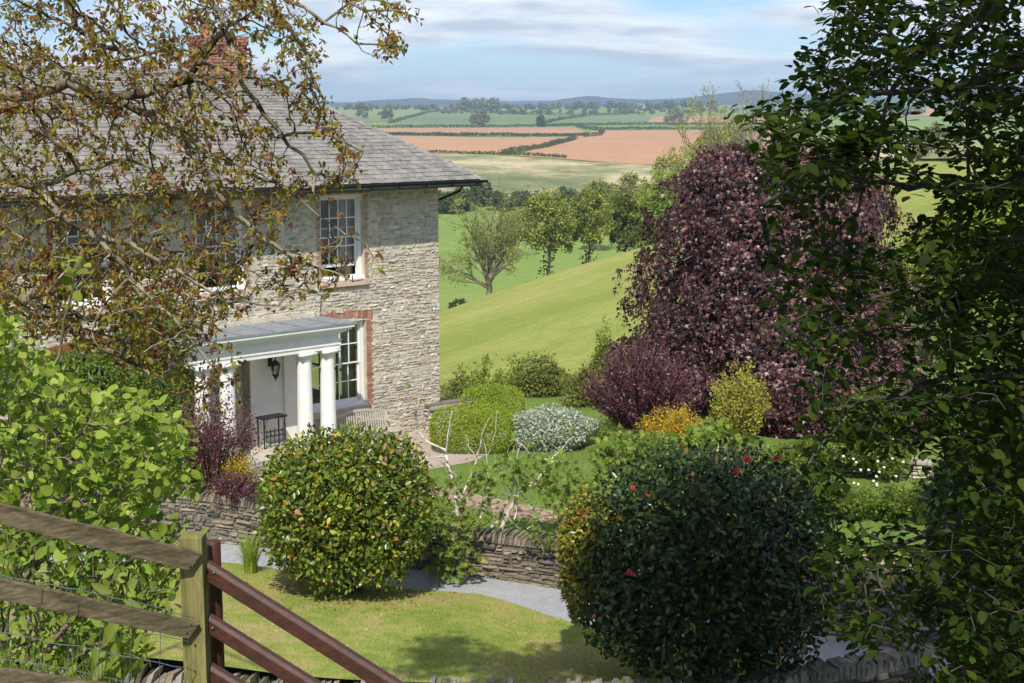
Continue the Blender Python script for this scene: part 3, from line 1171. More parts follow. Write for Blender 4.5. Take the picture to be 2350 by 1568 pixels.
def make_window(w):
    t0, t1 = w['t']
    z0, z1 = w['z']
    fr = MB()
    rev = -.13          # face of frame
    fw = .11
    for a, b, c, d in ((t0, t0 + fw, z0, z1), (t1 - fw, t1, z0, z1), (t0 + fw, t1 - fw, z1 - .09, z1), (t0 + fw, t1 - fw, z0, z0 + .10)):
        fr.box(HW(a, rev - .14, c), D2 * (b - a), N2 * .14, (0, 0, d - c))
    frame = fr.build('window', MATS['white_paint'], house)
    # two sashes
    hi, lo = z1 - .09, z0 + .10
    mid = (hi + lo) / 2
    op = w['open']
    for nm, a, b, off in (('sash', mid - .02, hi, rev - .05), ('sash', lo + op, mid + .02 + op, rev - .10)):
        m = MB()
        l, r = t0 + fw, t1 - fw
        st = .045
        m.box(HW(l, off - .04, a), D2 * st, N2 * .04, (0, 0, b - a))
        m.box(HW(r - st, off - .04, a), D2 * st, N2 * .04, (0, 0, b - a))
        bt = .085 if off < rev - .07 else .04
        m.box(HW(l + st, off - .04, a), D2 * (r - l - 2 * st), N2 * .04, (0, 0, bt))
        m.box(HW(l + st, off - .04, b - .04), D2 * (r - l - 2 * st), N2 * .04, (0, 0, .04))
        il, ir, ia, ib = l + st, r - st, a + bt, b - .04
        nx = w['nx']
        for i in range(1, nx):
            tt = il + (ir - il) * i / nx
            m.box(HW(tt - .015, off - .032, ia), D2 * .030, N2 * .03, (0, 0, ib - ia))
        zm = (ia + ib) / 2
        m.box(HW(il, off - .034, zm - .015), D2 * (ir - il), N2 * .033, (0, 0, .030))
        sash = m.build('sash', MATS['white_paint'], frame)
        for i in range(nx):
            for j in range(2):
                g = MB()
                ga, gb = il + (ir - il) * i / nx, il + (ir - il) * (i + 1) / nx
                gz, gw = (ia, zm) if j == 0 else (zm, ib)
                tl = R.normal(0, .0015)
                g.add([HW(ga, off - .02 + tl, gz), HW(gb, off - .02 - tl, gz), HW(gb, off - .02 - tl * .4, gw), HW(ga, off - .02 + tl * .6, gw)], [(0, 1, 2, 3)])
                g.build('pane', MATS['glass'], frame)
    sl_ = MB()
    sl_.box(HW(t0 - .04, -.10, z0 - .16), D2 * (t1 - t0 + .12), N2 * .19, (0, 0, .155))
    sl_.build('sill', MATS['pink_render'], frame)
    sl2 = MB()
    sl2.box(HW(t0 + .001, rev + .001, z0 - .002), D2 * (t1 - t0 - .002), N2 * .16, (0, 0, .05))
    sl2.build('sill', MATS['white_paint'], frame)
    return frame


for i, w in enumerate(wins):
    make_window(w)
    brick_surround(w, .10 if w['z'][0] < 2 else .03)
    # curtains hang from the wall inside: things of their own
    if i in (0, 1, 2, 3):
        t0, t1 = w['t']
        z0, z1 = w['z']
        m = MB()
        n = 18
        a, b = (t1 - .50, t1 - .02) if i != 3 else (t1 - .46, t1 - .02)
        V, F = [], []
        for k in range(n + 1):
            f = k / n
            off = -.52 - .05 * sin(f * pi * 7)
            V += [HW(a + (b - a) * f, off, z0 - .05), HW(a + (b - a) * f, off, z1)]
        for k in range(n):
            F.append((2 * k, 2 * k + 2, 2 * k + 3, 2 * k + 1))
        me = mesh('curtain', V, F, None, True)
        o = link('curtain', me, MATS['curtain'])
        tag(o, ['pale curtain drawn to the side in upper window by the house corner', 'pale curtain in upper window above the white porch',
                'pale curtain in upper window behind the bronze branches', 'cream curtain in ground floor window beside the porch columns'][i], 'curtain', 'curtains behind the sash windows')

m = MB()
for o0 in np.linspace(GO0, GO1 - .07, 5):
    m.box(HW(-.30, o0, GZ0), D2 * .08, N2 * .07, (0, 0, GZ1 - GZ0))
for z0 in (GZ0, 1.15, 1.95, GZ1 - .07):
    m.box(HW(-.295, GO0, z0), D2 * .07, N2 * (GO1 - GO0), (0, 0, .07))
gwin = m.build('window', MATS['white_paint'], house)
for o0 in np.linspace(GO0, GO1 - .07, 5)[:-1]:
    m = MB()
    wd_ = (GO1 - .07 - GO0) / 4
    m.add([HW(-.26, o0 + .07, GZ0 + .07), HW(-.26, o0 + wd_, GZ0 + .07), HW(-.26, o0 + wd_, GZ1 - .07), HW(-.26, o0 + .07, GZ1 - .07)], [(0, 1, 2, 3)])
    m.build('pane', MATS['glass'], gwin)
# roof -----------------------------------------------------------------
OV = .87
ZG = 7.10
run = (OV - BACK + OV) / 2
slope = 2.95 / run
ridge_off = OV - run
ridge_t = OV - run
zr = ZG + 2.95
TL = LEFT_T - OV
mb = MB()
e0, e1, e2, e3 = HW(TL, OV, ZG - .03), HW(OV, OV, ZG - .03), HW(OV, BACK - OV, ZG - .03), HW(TL, BACK - OV, ZG - .03)
q0, q1 = HW(TL + run, ridge_off, zr - .03), HW(ridge_t, ridge_off, zr - .03)
lw = [p - Vector((0, 0, .10)) for p in (e0, e1, e2, e3)]
mb.add([e0, e1, e2, e3, q0, q1] + lw, [(0, 1, 5, 4), (1, 2, 5), (2, 3, 4, 5), (3, 0, 4), (9, 8, 7, 6), (0, 6, 7, 1), (1, 7, 8, 2), (2, 8, 9, 3), (3, 9, 6, 0)], (.22, .22, .22))
roof = mb.build('roof', MATS['slate'], house)
mb = MB()
mb.box(HW(LEFT_T - .6, .02, ZE - .03), D2 * (-LEFT_T + 1.2), N2 * (OV - .10), (0, 0, .045))
mb.build('soffit', MATS['soffit_board'], house)
# slates: course by course up the front slope
sl_len = math.hypot(run, 2.95)
up = (N2 * -run + Vector((0, 0, 2.95))) / sl_len
nrm = D2.cross(up).normalized()
if nrm.z < 0:
    nrm = -nrm
gauge0, gauge1 = .20, .115
s = 0.0
slates = []
k = 0
while s < sl_len - .08:
    f = s / sl_len
    g = gauge0 + (gauge1 - gauge0) * f
    right = OV - run * f
    left = TL + run * f
    wbase = .29 - .10 * f
    t = left - R.uniform(0, .3)
    while t < right:
        w = wbase * R.uniform(.72, 1.2)
        a, b = max(t, left), min(t + w, right)
        if b - a > .06:
            slates.append((a, b, s, g))
        t += w
    s += g
    k += 1


def slate_mesh(a, b, s_, g):
    ln = min(g * 1.7, sl_len - s_ + .02)
    th = R.uniform(.014, .024)
    lift = .016 + abs(R.normal(0, .004))
    sk = R.normal(0, .006)
    p0 = HW(a + .005, OV, ZG) + up * (s_ + R.normal(0, .007)) + nrm * lift
    A, B = D2 * (b - a - .010) + up * sk, up * ln - nrm * (lift + .004)
    m = MB()
    m.box(p0, A, B, nrm * th)
    return m


SL_COLS = [(0.235, 0.225, 0.205), (0.28, 0.265, 0.24), (0.19, 0.185, 0.175), (0.32, 0.305, 0.27), (0.25, 0.235, 0.21), (0.22, 0.215, 0.21)]
key = [-(b - a) * g * (1 if -9 < (a + b) / 2 else .2) for a, b, s_, g in slates]
rest = MB()
for n_, i in enumerate(np.argsort(key)):
    a, b, s_, g = slates[i]
    m = slate_mesh(a, b, s_, g)
    c = (np.array(SL_COLS[R.integers(len(SL_COLS))]) * .5 + .118) * np.array([.92, .87, .80]) * R.uniform(.88, 1.12)
    if n_ < 300:
        o = Vector(m.V[0])
        me = mesh('slate', [Vector(q) - o for q in m.V], m.F, np.repeat(c[None], 8, 0))
        link('slate', me, MATS['slate'], roof, o)
    else:
        rest.add(m.V, m.F, tuple(c))
o = rest.build('slate_courses', MATS['slate'], roof)
o['kind'] = 'stuff'
# ridge and hip tiles
n = int((ridge_t - TL - run) / .45)
for i in range(n):
    t = ridge_t - (i + 1) * .45
    m = MB()
    c = (.20, .17, .15) if i % 3 else (.25, .20, .17)
    a = HW(t + .004, ridge_off, zr + .055)
    m.add([a + N2 * .17 - Vector((0, 0, .13)), a, a - N2 * .17 - Vector((0, 0, .13)), a + D2 * .44 + N2 * .17 - Vector((0, 0, .13)), a + D2 * .44, a + D2 * .44 - N2 * .17 - Vector((0, 0, .13))],
          [(0, 1, 4, 3), (1, 2, 5, 4), (0, 3, 5, 2), (0, 2, 1), (3, 4, 5)], c)
    me = mesh('ridge_tile', m.V, m.F, np.array(m.C))
    link('ridge_tile', me, MATS['slate'], roof)
hipd = (HW(ridge_t, ridge_off, zr) - HW(OV, OV, ZG))
n = 24
for i in range(n):
    a = HW(OV, OV, ZG) + hipd * (i / n) + Vector((0, 0, .045 + .004 * (i % 2)))
    b = hipd / n * .985
    m = MB()
    c = np.array(SL_COLS[R.integers(6)]) * R.uniform(.8, 1.0)
    sd = (hipd.cross(Vector((0, 0, 1)))).normalized()
    m.add([a + sd * .10 - Vector((0, 0, .05)), a, a - sd * .10 - Vector((0, 0, .05)), a + b + sd * .10 - Vector((0, 0, .05)), a + b, a + b - sd * .10 - Vector((0, 0, .05))],
          [(0, 1, 4, 3), (1, 2, 5, 4), (0, 3, 5, 2), (0, 2, 1), (3, 4, 5)], tuple(c))
    me = mesh('hip_tile', m.V, m.F, np.array(m.C))
    link('hip_tile', me, MATS['slate'], roof)

# gutter (half round) with brackets, downpipe
m = MB()
V, F = [], []
for e, t in enumerate((TL, OV + .12)):
    for k in range(9):
        a = pi + pi * k / 8
        V.append(HW(t, OV + .055 + .062 * cos(a), ZG - .012 + .062 * sin(a) * 1.2))
    for k in range(9):
        a = 2 * pi - pi * k / 8
        V.append(HW(t, OV + .055 + .052 * cos(a), ZG - .008 + .052 * sin(a) * 1.1))
for k in range(18):
    k2 = (k + 1) % 18
    F.append((k, k2, 18 + k2, 18 + k))
F += [tuple(range(17, -1, -1)), tuple(range(18, 36))]
m.add(V, F)
m.build('gutter', MATS['black_plastic'], house, True)
m = MB()
m.box(HW(TL, OV - .035, ZG - .17), D2 * (-TL + OV + .02), N2 * .025, (0, 0, .15))
m.build('fascia', MATS['black_plastic'], house)
for i in range(18):
    m = MB()
    t = OV - .2 - i * .92
    m.box(HW(t, OV - .005, ZG - .13), D2 * .03, N2 * .06, (0, 0, .055))
    m.build('gutter_bracket', MATS['black_plastic'], house)
m = MB()
dp = [HW(.62, .30, ZG - .05), HW(.62, .30, ZG - .22), HW(.58, .26, ZG - .32), HW(.10, -.25, ZG - .62), HW(.07, -.30, ZG - .75), HW(.07, -.30, 0)]
m.tube(dp, .038, 10)
m.build('downpipe', MATS['black_plastic'], house, True)

# chimney
ch_o = ridge_off + .45
CT0, CT1 = -5.35, -3.45


def fac_solve(px, py, off):
    r = Vector(ray(px, py))
    o = Vector((0, 0, EYE))
    k = (off - (o - CORNER).dot(N2)) / r.dot(N2)
    p = o + r * k
    return (p - CORNER).dot(D2), p.z


CT0 = fac_solve(470, 120, ch_o)[0]
CT1 = fac_solve(568, 120, ch_o)[0]
CZ1 = fac_solve(520, 84, ch_o)[1]
cd = .85
mb = MB()
mb.box(HW(CT0 + .02, ch_o - cd + .02, zr - 1.0), D2 * (CT1 - CT0 - .04), N2 * (cd - .04), (0, 0, CZ1 - zr + .98))
chim = mb.build('chimney', MATS['mortar_dark'], house)
z = zr - .55
k = 0
while z < CZ1 - .05:
    proud = .035 if z > CZ1 - .26 else 0
    t = CT0 - proud - (.11 if k % 2 else 0)
    while t < CT1 + proud - .01:
        a, b = max(t, CT0 - proud), min(t + .215, CT1 + proud)
        if b - a > .03:
            one_brick(chim, HW(a, ch_o - .09, z), D2 * (b - a - .012), N2 * (.094 + proud + R.uniform(0, .006)), (0, 0, .064), fade=.22)
        t += .2275
    t = -cd - proud - (.11 if k % 2 else 0)
    while t < -.10:
        a, b = max(t, -cd - proud), min(t + .215, -.095)
        if b - a > .03:
            one_brick(chim, HW(CT0 + .08, ch_o + a, z), D2 * (-.084 - proud - R.uniform(0, .006)), N2 * (b - a - .012), (0, 0, .064))
        t += .2275
    z += .0775
    k += 1
m = MB()
m.lathe(HW(CT0 + .30, ch_o - cd / 2, CZ1 - .02), [(.15, 0), (.15, .06), (.125, .10), (.115, .40), (.14, .42), (.14, .47), (.10, .47)], 18)
m.build('chimney_pot', MATS['terracotta'], chim, True)
m = MB()
m.box(HW(CT0 - .05, ch_o - cd - .02, CZ1 - .015), D2 * (CT1 - CT0 + .10), N2 * (cd + .06), (0, 0, .035))
m.build('chimney_cap', MATS['mortar_dark'], chim)

# portico ----------------------------------------------------------------
PZ0, PZ1 = .56, 3.0
PO = 1.20
cols_t = [-8.37, -7.69, -5.45, -4.74]
mb = MB()
mb.box(HW(-9.05, 0.0, .0), D2 * 4.75, N2 * 1.65, (0, 0, .54), (.52, .46, .36))
porch = mb.build('porch', MATS['paving'], house)
for t in cols_t:
    m = MB()
    c = HW(t, PO, PZ0 - .01)
    r0 = .205
    prof = [(.25, 0), (.25, .05), (.225, .06), (.23, .10), (r0, .13)]
    Hc = PZ1 - PZ0
    for f in np.linspace(.08, .9, 9):
        prof.append((r0 * (1 - .16 * f ** 1.6), Hc * f))
    prof += [(.175, Hc - .20), (.185, Hc - .19), (.185, Hc - .17), (.175, Hc - .16), (.178, Hc - .12), (.215, Hc - .075), (.215, Hc - .065)]
    m.lathe(c, prof, 28)
    m.box(c + Vector((0, 0, Hc - .065)) - D2 * .25 - N2 * .25, D2 * .5, N2 * .5, (0, 0, .075))
    m.build('column', MATS['limewash'], porch, True)
PL, PR = -8.80, -4.45
en = MB()
for za, zb_, pr in ((3.01, 3.12, .00), (3.12, 3.15, .03), (3.15, 3.22, .012), (3.22, 3.245, .05), (3.245, 3.40, -.02), (3.40, 3.44, .06), (3.44, 3.50, .14), (3.50, 3.56, .24), (3.56, 3.63, .30)):
    en.box(HW(PL - pr, .04, za), D2 * (PR - PL + 2 * pr), N2 * (PO + .16 + pr * .8 - .04), (0, 0, zb_ - za))
en.build('entablature', MATS['white_paint'], porch)
dn = MB()
t = PL - .01
while t < PR:
    dn.box(HW(t, PO + .14, 3.185), D2 * .022, N2 * .045, (0, 0, .035))
    t += .05
o = dn.build('dentil', MATS['white_paint'], porch)
o['kind'] = 'stuff'
m = MB()
A = [HW(PL - .34, .0, 3.632), HW(PR + .34, .0, 3.632), HW(PR + .34, PO + .42, 3.632), HW(PL - .34, PO + .42, 3.632)]
B = [HW(PL - .34, .0, 3.675), HW(PR + .34, .0, 3.675), HW(PR + .34, PO + .42, 3.68), HW(PL - .34, PO + .42, 3.68)]
m.add(A + B, [(3, 2, 1, 0), (4, 5, 6, 7), (0, 1, 5, 4), (1, 2, 6, 5), (2, 3, 7, 6), (3, 0, 4, 7)])
lead = m.build('lead_roof', MATS['lead'], porch)
for t in np.linspace(PL + .4, PR - .3, 5):
    m = MB()
    m.bar(HW(t, .02, 3.688), HW(t, PO + .42, 3.69), .05, .03)
    m.build('lead_roll', MATS['lead'], porch)
m = MB()
m.box(HW(PL - .2, .03, 3.665), D2 * (PR - PL + .32), N2 * .07, (0, 0, .11))
m.build('flashing', MATS['mortar'], porch)
# rendered wall under the portico with pilasters
m = MB()
m.box(HW(-9.0, .0, .54), D2 * (DOOR[0] + 9.0), N2 * .05, (0, 0, 2.47))
m.box(HW(DOOR[1], .0, .54), D2 * (-4.95 - DOOR[1]), N2 * .05, (0, 0, 2.47))
m.box(HW(DOOR[0], .0, DOOR[3]), D2 * (DOOR[1] - DOOR[0]), N2 * .05, (0, 0, 3.01 - DOOR[3]))
m.build('porch_wall', MATS['limewash'], porch)
for t in (-5.33, -8.95):
    m = MB()
    m.box(HW(t, .05, .54), D2 * .36, N2 * .09, (0, 0, 2.47))
    m.build('pilaster', MATS['limewash'], porch)
m = MB()
m.box(HW(DOOR[0] + .01, -.36, DOOR[2]), D2 * (DOOR[1] - DOOR[0] - .02), N2 * .05, (0, 0, DOOR[3] - DOOR[2]))
for a in (0, 1):
    for b in (0, 1, 2):
        m.box(HW(DOOR[0] + .12 + a * .85, -.31, DOOR[2] + .15 + b * .78), D2 * .6, N2 * .02, (0, 0, .62))
door = m.build('door', MATS['grey_paint'], house)
m = MB()
m.lathe(HW(DOOR[1] - .12, -.27, 1.62), [(.02, -.04), (.045, -.02), (.045, .02), (.02, .04)], 10)
m.build('knob', MATS['wrought_iron'], door, True)
m = MB()
m.box(HW(DOOR[0] - .02, .055, DOOR[2]), D2 * .06, N2 * .62, (0, 0, DOOR[3] - DOOR[2] - .35))
m.build('shutter_door', MATS['dark_green_paint'], house)
# paving in front of the porch
ppv = thing('porch_paving', None, None, tuple(HW(-6.5, 2, .5)))
ppv['kind'] = 'structure'
for k in range(5):
    for j in range(2):
        m = MB()
        c = np.array([(.40, .34, .25), (.36, .32, .25), (.44, .37, .27)][R.integers(3)]) * R.uniform(.85, 1.1)
        p = HW(-8.6 + k * .86, 1.68 + j * .62, .0)
        zt = float(terrace_z(p.x, p.y))
        m.box(Vector((p.x, p.y, zt - .02)), D2 * .845, N2 * .605, (0, 0, .055), tuple(c))
        m.build('paving_slab', MATS['paving'], ppv)

# lantern ---------------------------------------------------------------------
lt, lz = fac_solve(632, 842, .30)
lan = thing('wall_lantern', 'black iron coach lantern on the white wall inside the porch', 'lantern', tuple(HW(lt, .05, lz)))
m = MB()
m.lathe(HW(lt, .30, lz - .02), [(.01, .26), (.02, .24), (.015, .2), (.05, .18), (.12, .11), (.135, .07), (.125, .065), (.02, .066)][::-1], 8)
m.build('cap', MATS['wrought_iron'], lan)
m = MB()
for k in range(6):
    a = k * pi / 3
    c = HW(lt, .30, lz)
    m.bar(c + Vector((.115 * cos(a), .115 * sin(a), .05)), c + Vector((.07 * cos(a), .07 * sin(a), -.22)), .014)
m.build('cage', MATS['wrought_iron'], lan)
m = MB()
m.lathe(HW(lt, .30, lz - .2), [(.062, 0), (.105, .24)], 6)
m.build('glass', MATS['glass'], lan)
m = MB()
m.lathe(HW(lt, .30, lz - .40), [(.004, 0), (.012, .06), (.03, .09), (.05, .13), (.085, .17), (.085, .19)], 8)
m.build('finial', MATS['wrought_iron'], lan, True)
m = MB()
m.tube([HW(lt, .06, lz + .12), HW(lt, .12, lz + .2), HW(lt, .22, lz + .27), HW(lt, .30, lz + .24)], .016, 8)
m.box(HW(lt - .06, .052, lz - .02), D2 * .12, N2 * .03, (0, 0, .25))
m.build('bracket', MATS['wrought_iron'], lan)

# iron hall stand by the door ------------------------------------------------------
it, iz = fac_solve(618, 1035, .45)
it2, _ = fac_solve(648, 1035, .45)
st = thing('iron_stand', 'black wrought iron stand with scrolls by the porch wall', 'stand', tuple(HW(it, .45, .55)))
m = MB()
w_ = .62
zb0, zt0 = .55, 1.30
for a, b in ((0, 0), (w_, 0), (0, .28), (w_, .28)):
    m = MB()
    m.bar(HW(it - .25 + a, .35 + b, zb0), HW(it - .25 + a, .35 + b, zt0), .035)
    m.build('leg', MATS['wrought_iron'], st)
m = MB()
m.box(HW(it - .30, .32, zt0), D2 * (w_ + .1), N2 * .36, (0, 0, .04))
m.build('shelf', MATS['wrought_iron'], st)
m = MB()
for zz_ in (.84, .98):
    m.bar(HW(it - .25, .63, zz_), HW(it - .25 + w_, .63, zz_), .022)
for k in range(5):
    m.bar(HW(it - .25 + w_ * (k + .5) / 5, .63, zb0), HW(it - .25 + w_ * (k + .5) / 5, .63, 1.05), .018)
for k in range(4):
    c = HW(it - .25 + w_ * (k + 1) / 5, .635, .91)
    m.tube([c + D2 * (.05 * cos(a)) + Vector((0, 0, .06 * sin(a))) for a in np.linspace(0, 2 * pi, 9)], .009, 4, False)
for sx, tt in ((1, it - .23), (-1, it - .27 + w_)):
    m.tube([HW(tt + sx * .10 * f, .63, zt0 - .02 - .22 * (1 - f) ** 2) for f in np.linspace(0, 1, 6)], .010, 4, False)
m.build('scrollwork', MATS['wrought_iron'], st)

# bench ----------------------------------------------------------------------------
bl, bz = -3.95, 0.03
bt0, bt1 = -3.85, -2.05


def BT(t, off, z):
    return HW(t, off, z + float(terrace_z(*fxy(t, off))) * 0 + .10 * max(0, min(1, (-2 - t) / 2)))


bt0 = fac_solve(775, 1000, .8)[0]
bt1 = fac_solve(915, 985, .8)[0]
bb = .02
bench = thing('garden_bench', 'weathered grey teak bench with arched slatted back below the window', 'bench', tuple(HW((bt0 + bt1) / 2, .7, 0)))
for s_ in (bt0, bt1 - .06):
    for off, zt_ in ((.35, .92), (.92, .62)):
        m = MB()
        m.bar(HW(s_ + .03, off, 0), HW(s_ + .03, off - (.06 if off < .5 else 0), zt_), .065, .065)
        m.build('leg', MATS['teak'], bench)
    m = MB()
    m.box(HW(s_ - .015, .33, .62), D2 * .09, N2 * .68, (0, 0, .04))
    m.build('armrest', MATS['teak'], bench)
    m = MB()
    m.bar(HW(s_ + .03, .36, .2), HW(s_ + .03, .92, .2), .04, .05)
    m.build('stretcher', MATS['teak'], bench)
for k in range(6):
    m = MB()
    m.box(HW(bt0, .40 + k * .095, .43), D2 * (bt1 - bt0), N2 * .075, (0, 0, .03))
    m.build('seat_slat', MATS['teak'], bench)
m = MB()
m.bar(HW(bt0, .92, .37), HW(bt1, .92, .37), .035, .09)
m.bar(HW(bt0, .36, .46), HW(bt1, .36, .46), .035, .07)
m.build('seat_rail', MATS['teak'], bench)
nb_ = 24
for k in range(nb_):
    f = (k + .5) / nb_
    top = .86 + .14 * sin(pi * f)
    m = MB()
    t = bt0 + .07 + (bt1 - bt0 - .14) * f
    m.bar(HW(t, .36, .49), HW(t, .28, top), .042, .018, up=N2)
    m.build('back_slat', MATS['teak'], bench)
m = MB()
for k in range(12):
    f, g = k / 12, (k + 1) / 12
    m.bar(HW(bt0 + (bt1 - bt0) * f, .275, .885 + .14 * sin(pi * f)), HW(bt0 + (bt1 - bt0) * g, .275, .885 + .14 * sin(pi * g)), .05, .07)
m.build('top_rail', MATS['teak'], bench)

# cable down the wall
m = MB()
m.tube([HW(-4.10, .05, 4.4), HW(-4.06, .055, 4.2), HW(-4.10, .05, 3.9), HW(-4.08, .05, 3.6)], .008, 5)
o = m.build('cable', MATS['black_plastic'], house)

# ---------------------------------------------------------------- retaining wall along the drive
def wall_frame(fy):
    xs_ = np.linspace(-16, 16, 400)
    ys_ = fy(xs_)
    ss = np.concatenate([[0], np.cumsum(np.hypot(np.diff(xs_), np.diff(ys_)))])

    def fr(s_, y, z):
        x = np.interp(s_, ss, xs_)
        yy = np.interp(s_, ss, ys_)
        dx = np.interp(s_ + .05, ss, xs_) - np.interp(s_ - .05, ss, xs_)
        dy = np.interp(s_ + .05, ss, ys_) - np.interp(s_ - .05, ss, ys_)
        l = math.hypot(dx, dy) or 1
        nx_, ny_ = dy / l, -dx / l
        return Vector((x + nx_ * y, yy + ny_ * y, z))
    return fr, ss[-1], ss, xs_


fr, SL, ss, xs_ = wall_frame(wall_y)
rw = thing('retaining_wall', 'dry stone retaining wall of thin slates between gravel drive and garden path', 'wall', (0, 29, -.6))
mb = MB()
n = 60
for i in range(n):
    a, b = SL * i / n, SL * (i + 1) / n
    p, q = fr(a, 0, 0), fr(b, 0, 0)
    xa, xb = p.x, q.x
    za, zb_ = float(drive_z(xa)) - .15, float(drive_z(xb)) - .15
    ta, tb_ = float(wall_top(xa)) - .02, float(wall_top(xb)) - .02
    P_ = [fr(a, 0, za), fr(b, 0, zb_), fr(b, -.42, zb_), fr(a, -.42, za), fr(a, 0, ta), fr(b, 0, tb_), fr(b, -.42, tb_), fr(a, -.42, ta)]
    mb.add(P_, [(4, 5, 6, 7), (0, 1, 5, 4), (2, 3, 7, 6)] + ([(3, 0, 4, 7)] if i == 0 else []) + ([(1, 2, 6, 5)] if i == n - 1 else []))
mb.build('wall_core', MATS['mortar_dark'], rw)


def fr_w(s_, y, z):
    p = fr(s_, y, 0)
    x = p.x
    zz_ = float(drive_z(x)) - .1 + z * (float(wall_top(x)) - .14 - float(drive_z(x)) + .1)
    return Vector((p.x, p.y, zz_))


rows = lay_wall(SL, 1.0, .06, .13, .14, .42)
rows = [r for r in rows if r[1] + r[3] < 1.03]
place_stones(rw, fr_w, rows, DARK_STONE, 'rubble_stone', 300, (.02, .075), gap=.014, pick=lambda s_, z: 8 < s_ < 30)
s_ = 5.0
k = 0
mbr = MB()
while s_ < SL - .1:
    w = R.uniform(.045, .085)
    p = fr(s_, .05, 0)
    zt = float(wall_top(p.x)) - .13
    h = R.uniform(.15, .25)
    c = np.array(DARK_STONE[R.integers(6)]) * R.uniform(.9, 1.3)
    tl = .05 + R.normal(0, .02)
    m = MB()
    a = fr(s_, .06, zt)
    b = fr(s_ + w, .06, zt) - a
    dd = fr(s_, -.40, zt) - a
    tp = Vector((0, 0, h)) + b.normalized() * tl
    V = [a, a + b, a + b + dd, a + dd, a + tp * .8 - dd * .03, a + b * .9 + tp, a + b + dd * .9 + tp * R.uniform(.8, 1.05), a + dd * .95 + tp * .85]
    m.add(V, [(0, 3, 2, 1), (4, 5, 6, 7), (0, 1, 5, 4), (1, 2, 6, 5), (2, 3, 7, 6), (3, 0, 4, 7)], tuple(c))
    if p.x > -8 and k < 300:
        me = mesh('coping_stone', m.V, m.F, np.array(m.C))
        link('coping_stone', me, MATS['rubble_stone'], rw)
        k += 1
    else:
        mbr.add(m.V, m.F, tuple(c))
    s_ += w + .012
if mbr.V:
    mbr.build('coping_rest', MATS['rubble_stone'], rw)['kind'] = 'stuff'

# near boundary wall at the foot of the hill
fr2, SL2, ss2, _x = wall_frame(near_wall_y)
nw = thing('boundary_wall', 'low stone wall with upright coping stones at the near edge of the front lawn', 'wall', (0, 21.4, 0))
sa, sb = np.interp([-9.5, 6.75], _x, ss2)
mb = MB()
n = 40
for i in range(n):
    a, b = sa + (sb - sa) * i / n, sa + (sb - sa) * (i + 1) / n
    P_ = [fr2(a, .15, -1.2), fr2(b, .15, -1.2), fr2(b, -.25, -1.2), fr2(a, -.25, -1.2), fr2(a, .15, .06), fr2(b, .15, .06), fr2(b, -.25, .06), fr2(a, -.25, .06)]
    mb.add(P_, [(4, 5, 6, 7), (0, 1, 5, 4), (2, 3, 7, 6)] + ([(3, 0, 4, 7)] if i == 0 else []) + ([(1, 2, 6, 5)] if i == n - 1 else []))
mb.build('wall_core', MATS['mortar_dark'], nw)
rows = lay_wall(sb - sa, 1.0, .07, .15, .16, .45)
place_stones(nw, lambda s_, y, z: fr2(sa + s_, .15 + y, z - 1.0), rows, DARK_STONE, 'rubble_stone', 0, (.02, .06))
s_ = sa
while s_ < sb:
    w = R.uniform(.06, .11)
    h = R.uniform(.14, .30)
    c = np.array(STONE_COLS[R.integers(9)]) * R.uniform(.35, .62)
    tl = .06 + R.normal(0, .03)
    a = fr2(s_, .18, .04)
    b = fr2(s_ + w, .18, .04) - a
    dd = fr2(s_, -.28, .04) - a
    tp = Vector((0, 0, h)) + b.normalized() * tl
    m = MB()
    m.add([a, a + b, a + b + dd, a + dd, a + tp * .75 + dd * .1, a + b * .9 + tp + dd * .15, a + b + dd * .85 + tp * R.uniform(.8, 1.05), a + dd * .9 + tp * .8],
          [(0, 3, 2, 1), (4, 5, 6, 7), (0, 1, 5, 4), (1, 2, 6, 5), (2, 3, 7, 6), (3, 0, 4, 7)], tuple(c))
    me = mesh('coping_stone', m.V, m.F, np.array(m.C))
    link('coping_stone', me, MATS['rubble_stone'], nw)
    s_ += w + .015

# short garden wall at the house corner
gw = thing('garden_wall', 'short low stone wall with flat slab coping at the house corner', 'wall', (0, 41, 0))
pa, pb = at(986, 945, 39.2), at(1085, 945, 40.2)
pa.z = pb.z = 0
dw = (pb - pa)
lw_ = dw.length
dw.normalize()
nw_ = Vector((dw.y, -dw.x, 0))
mb = MB()
mb.box(pa - nw_ * .35, dw * lw_, nw_ * .35, (0, 0, .80))
mb.build('wall_core', MATS['mortar_dark'], gw)
place_stones(gw, lambda s_, y, z: pa + nw_ * (s_ - .35) - dw * y + Vector((0, 0, z)), lay_wall(.35, .66, .06, .12, .12, .3), STONE_COLS, 'rubble_stone', 30, (.02, .05))
place_stones(gw, lambda s_, y, z: pa + dw * s_ + nw_ * y + Vector((0, 0, z)), lay_wall(lw_, .66, .06, .12, .15, .4), STONE_COLS, 'rubble_stone', 60, (.02, .05))
q = 0
while q < lw_:
    w = R.uniform(.5, .8)
    m = MB()
    m.box(pa + dw * q - nw_ * .40 + Vector((0, 0, .68)), dw * (min(w, lw_ - q) - .015), nw_ * .48, (0, 0, .07), (.40, .37, .31))
    m.build('coping_slab', MATS['paving'], gw)
    q += w

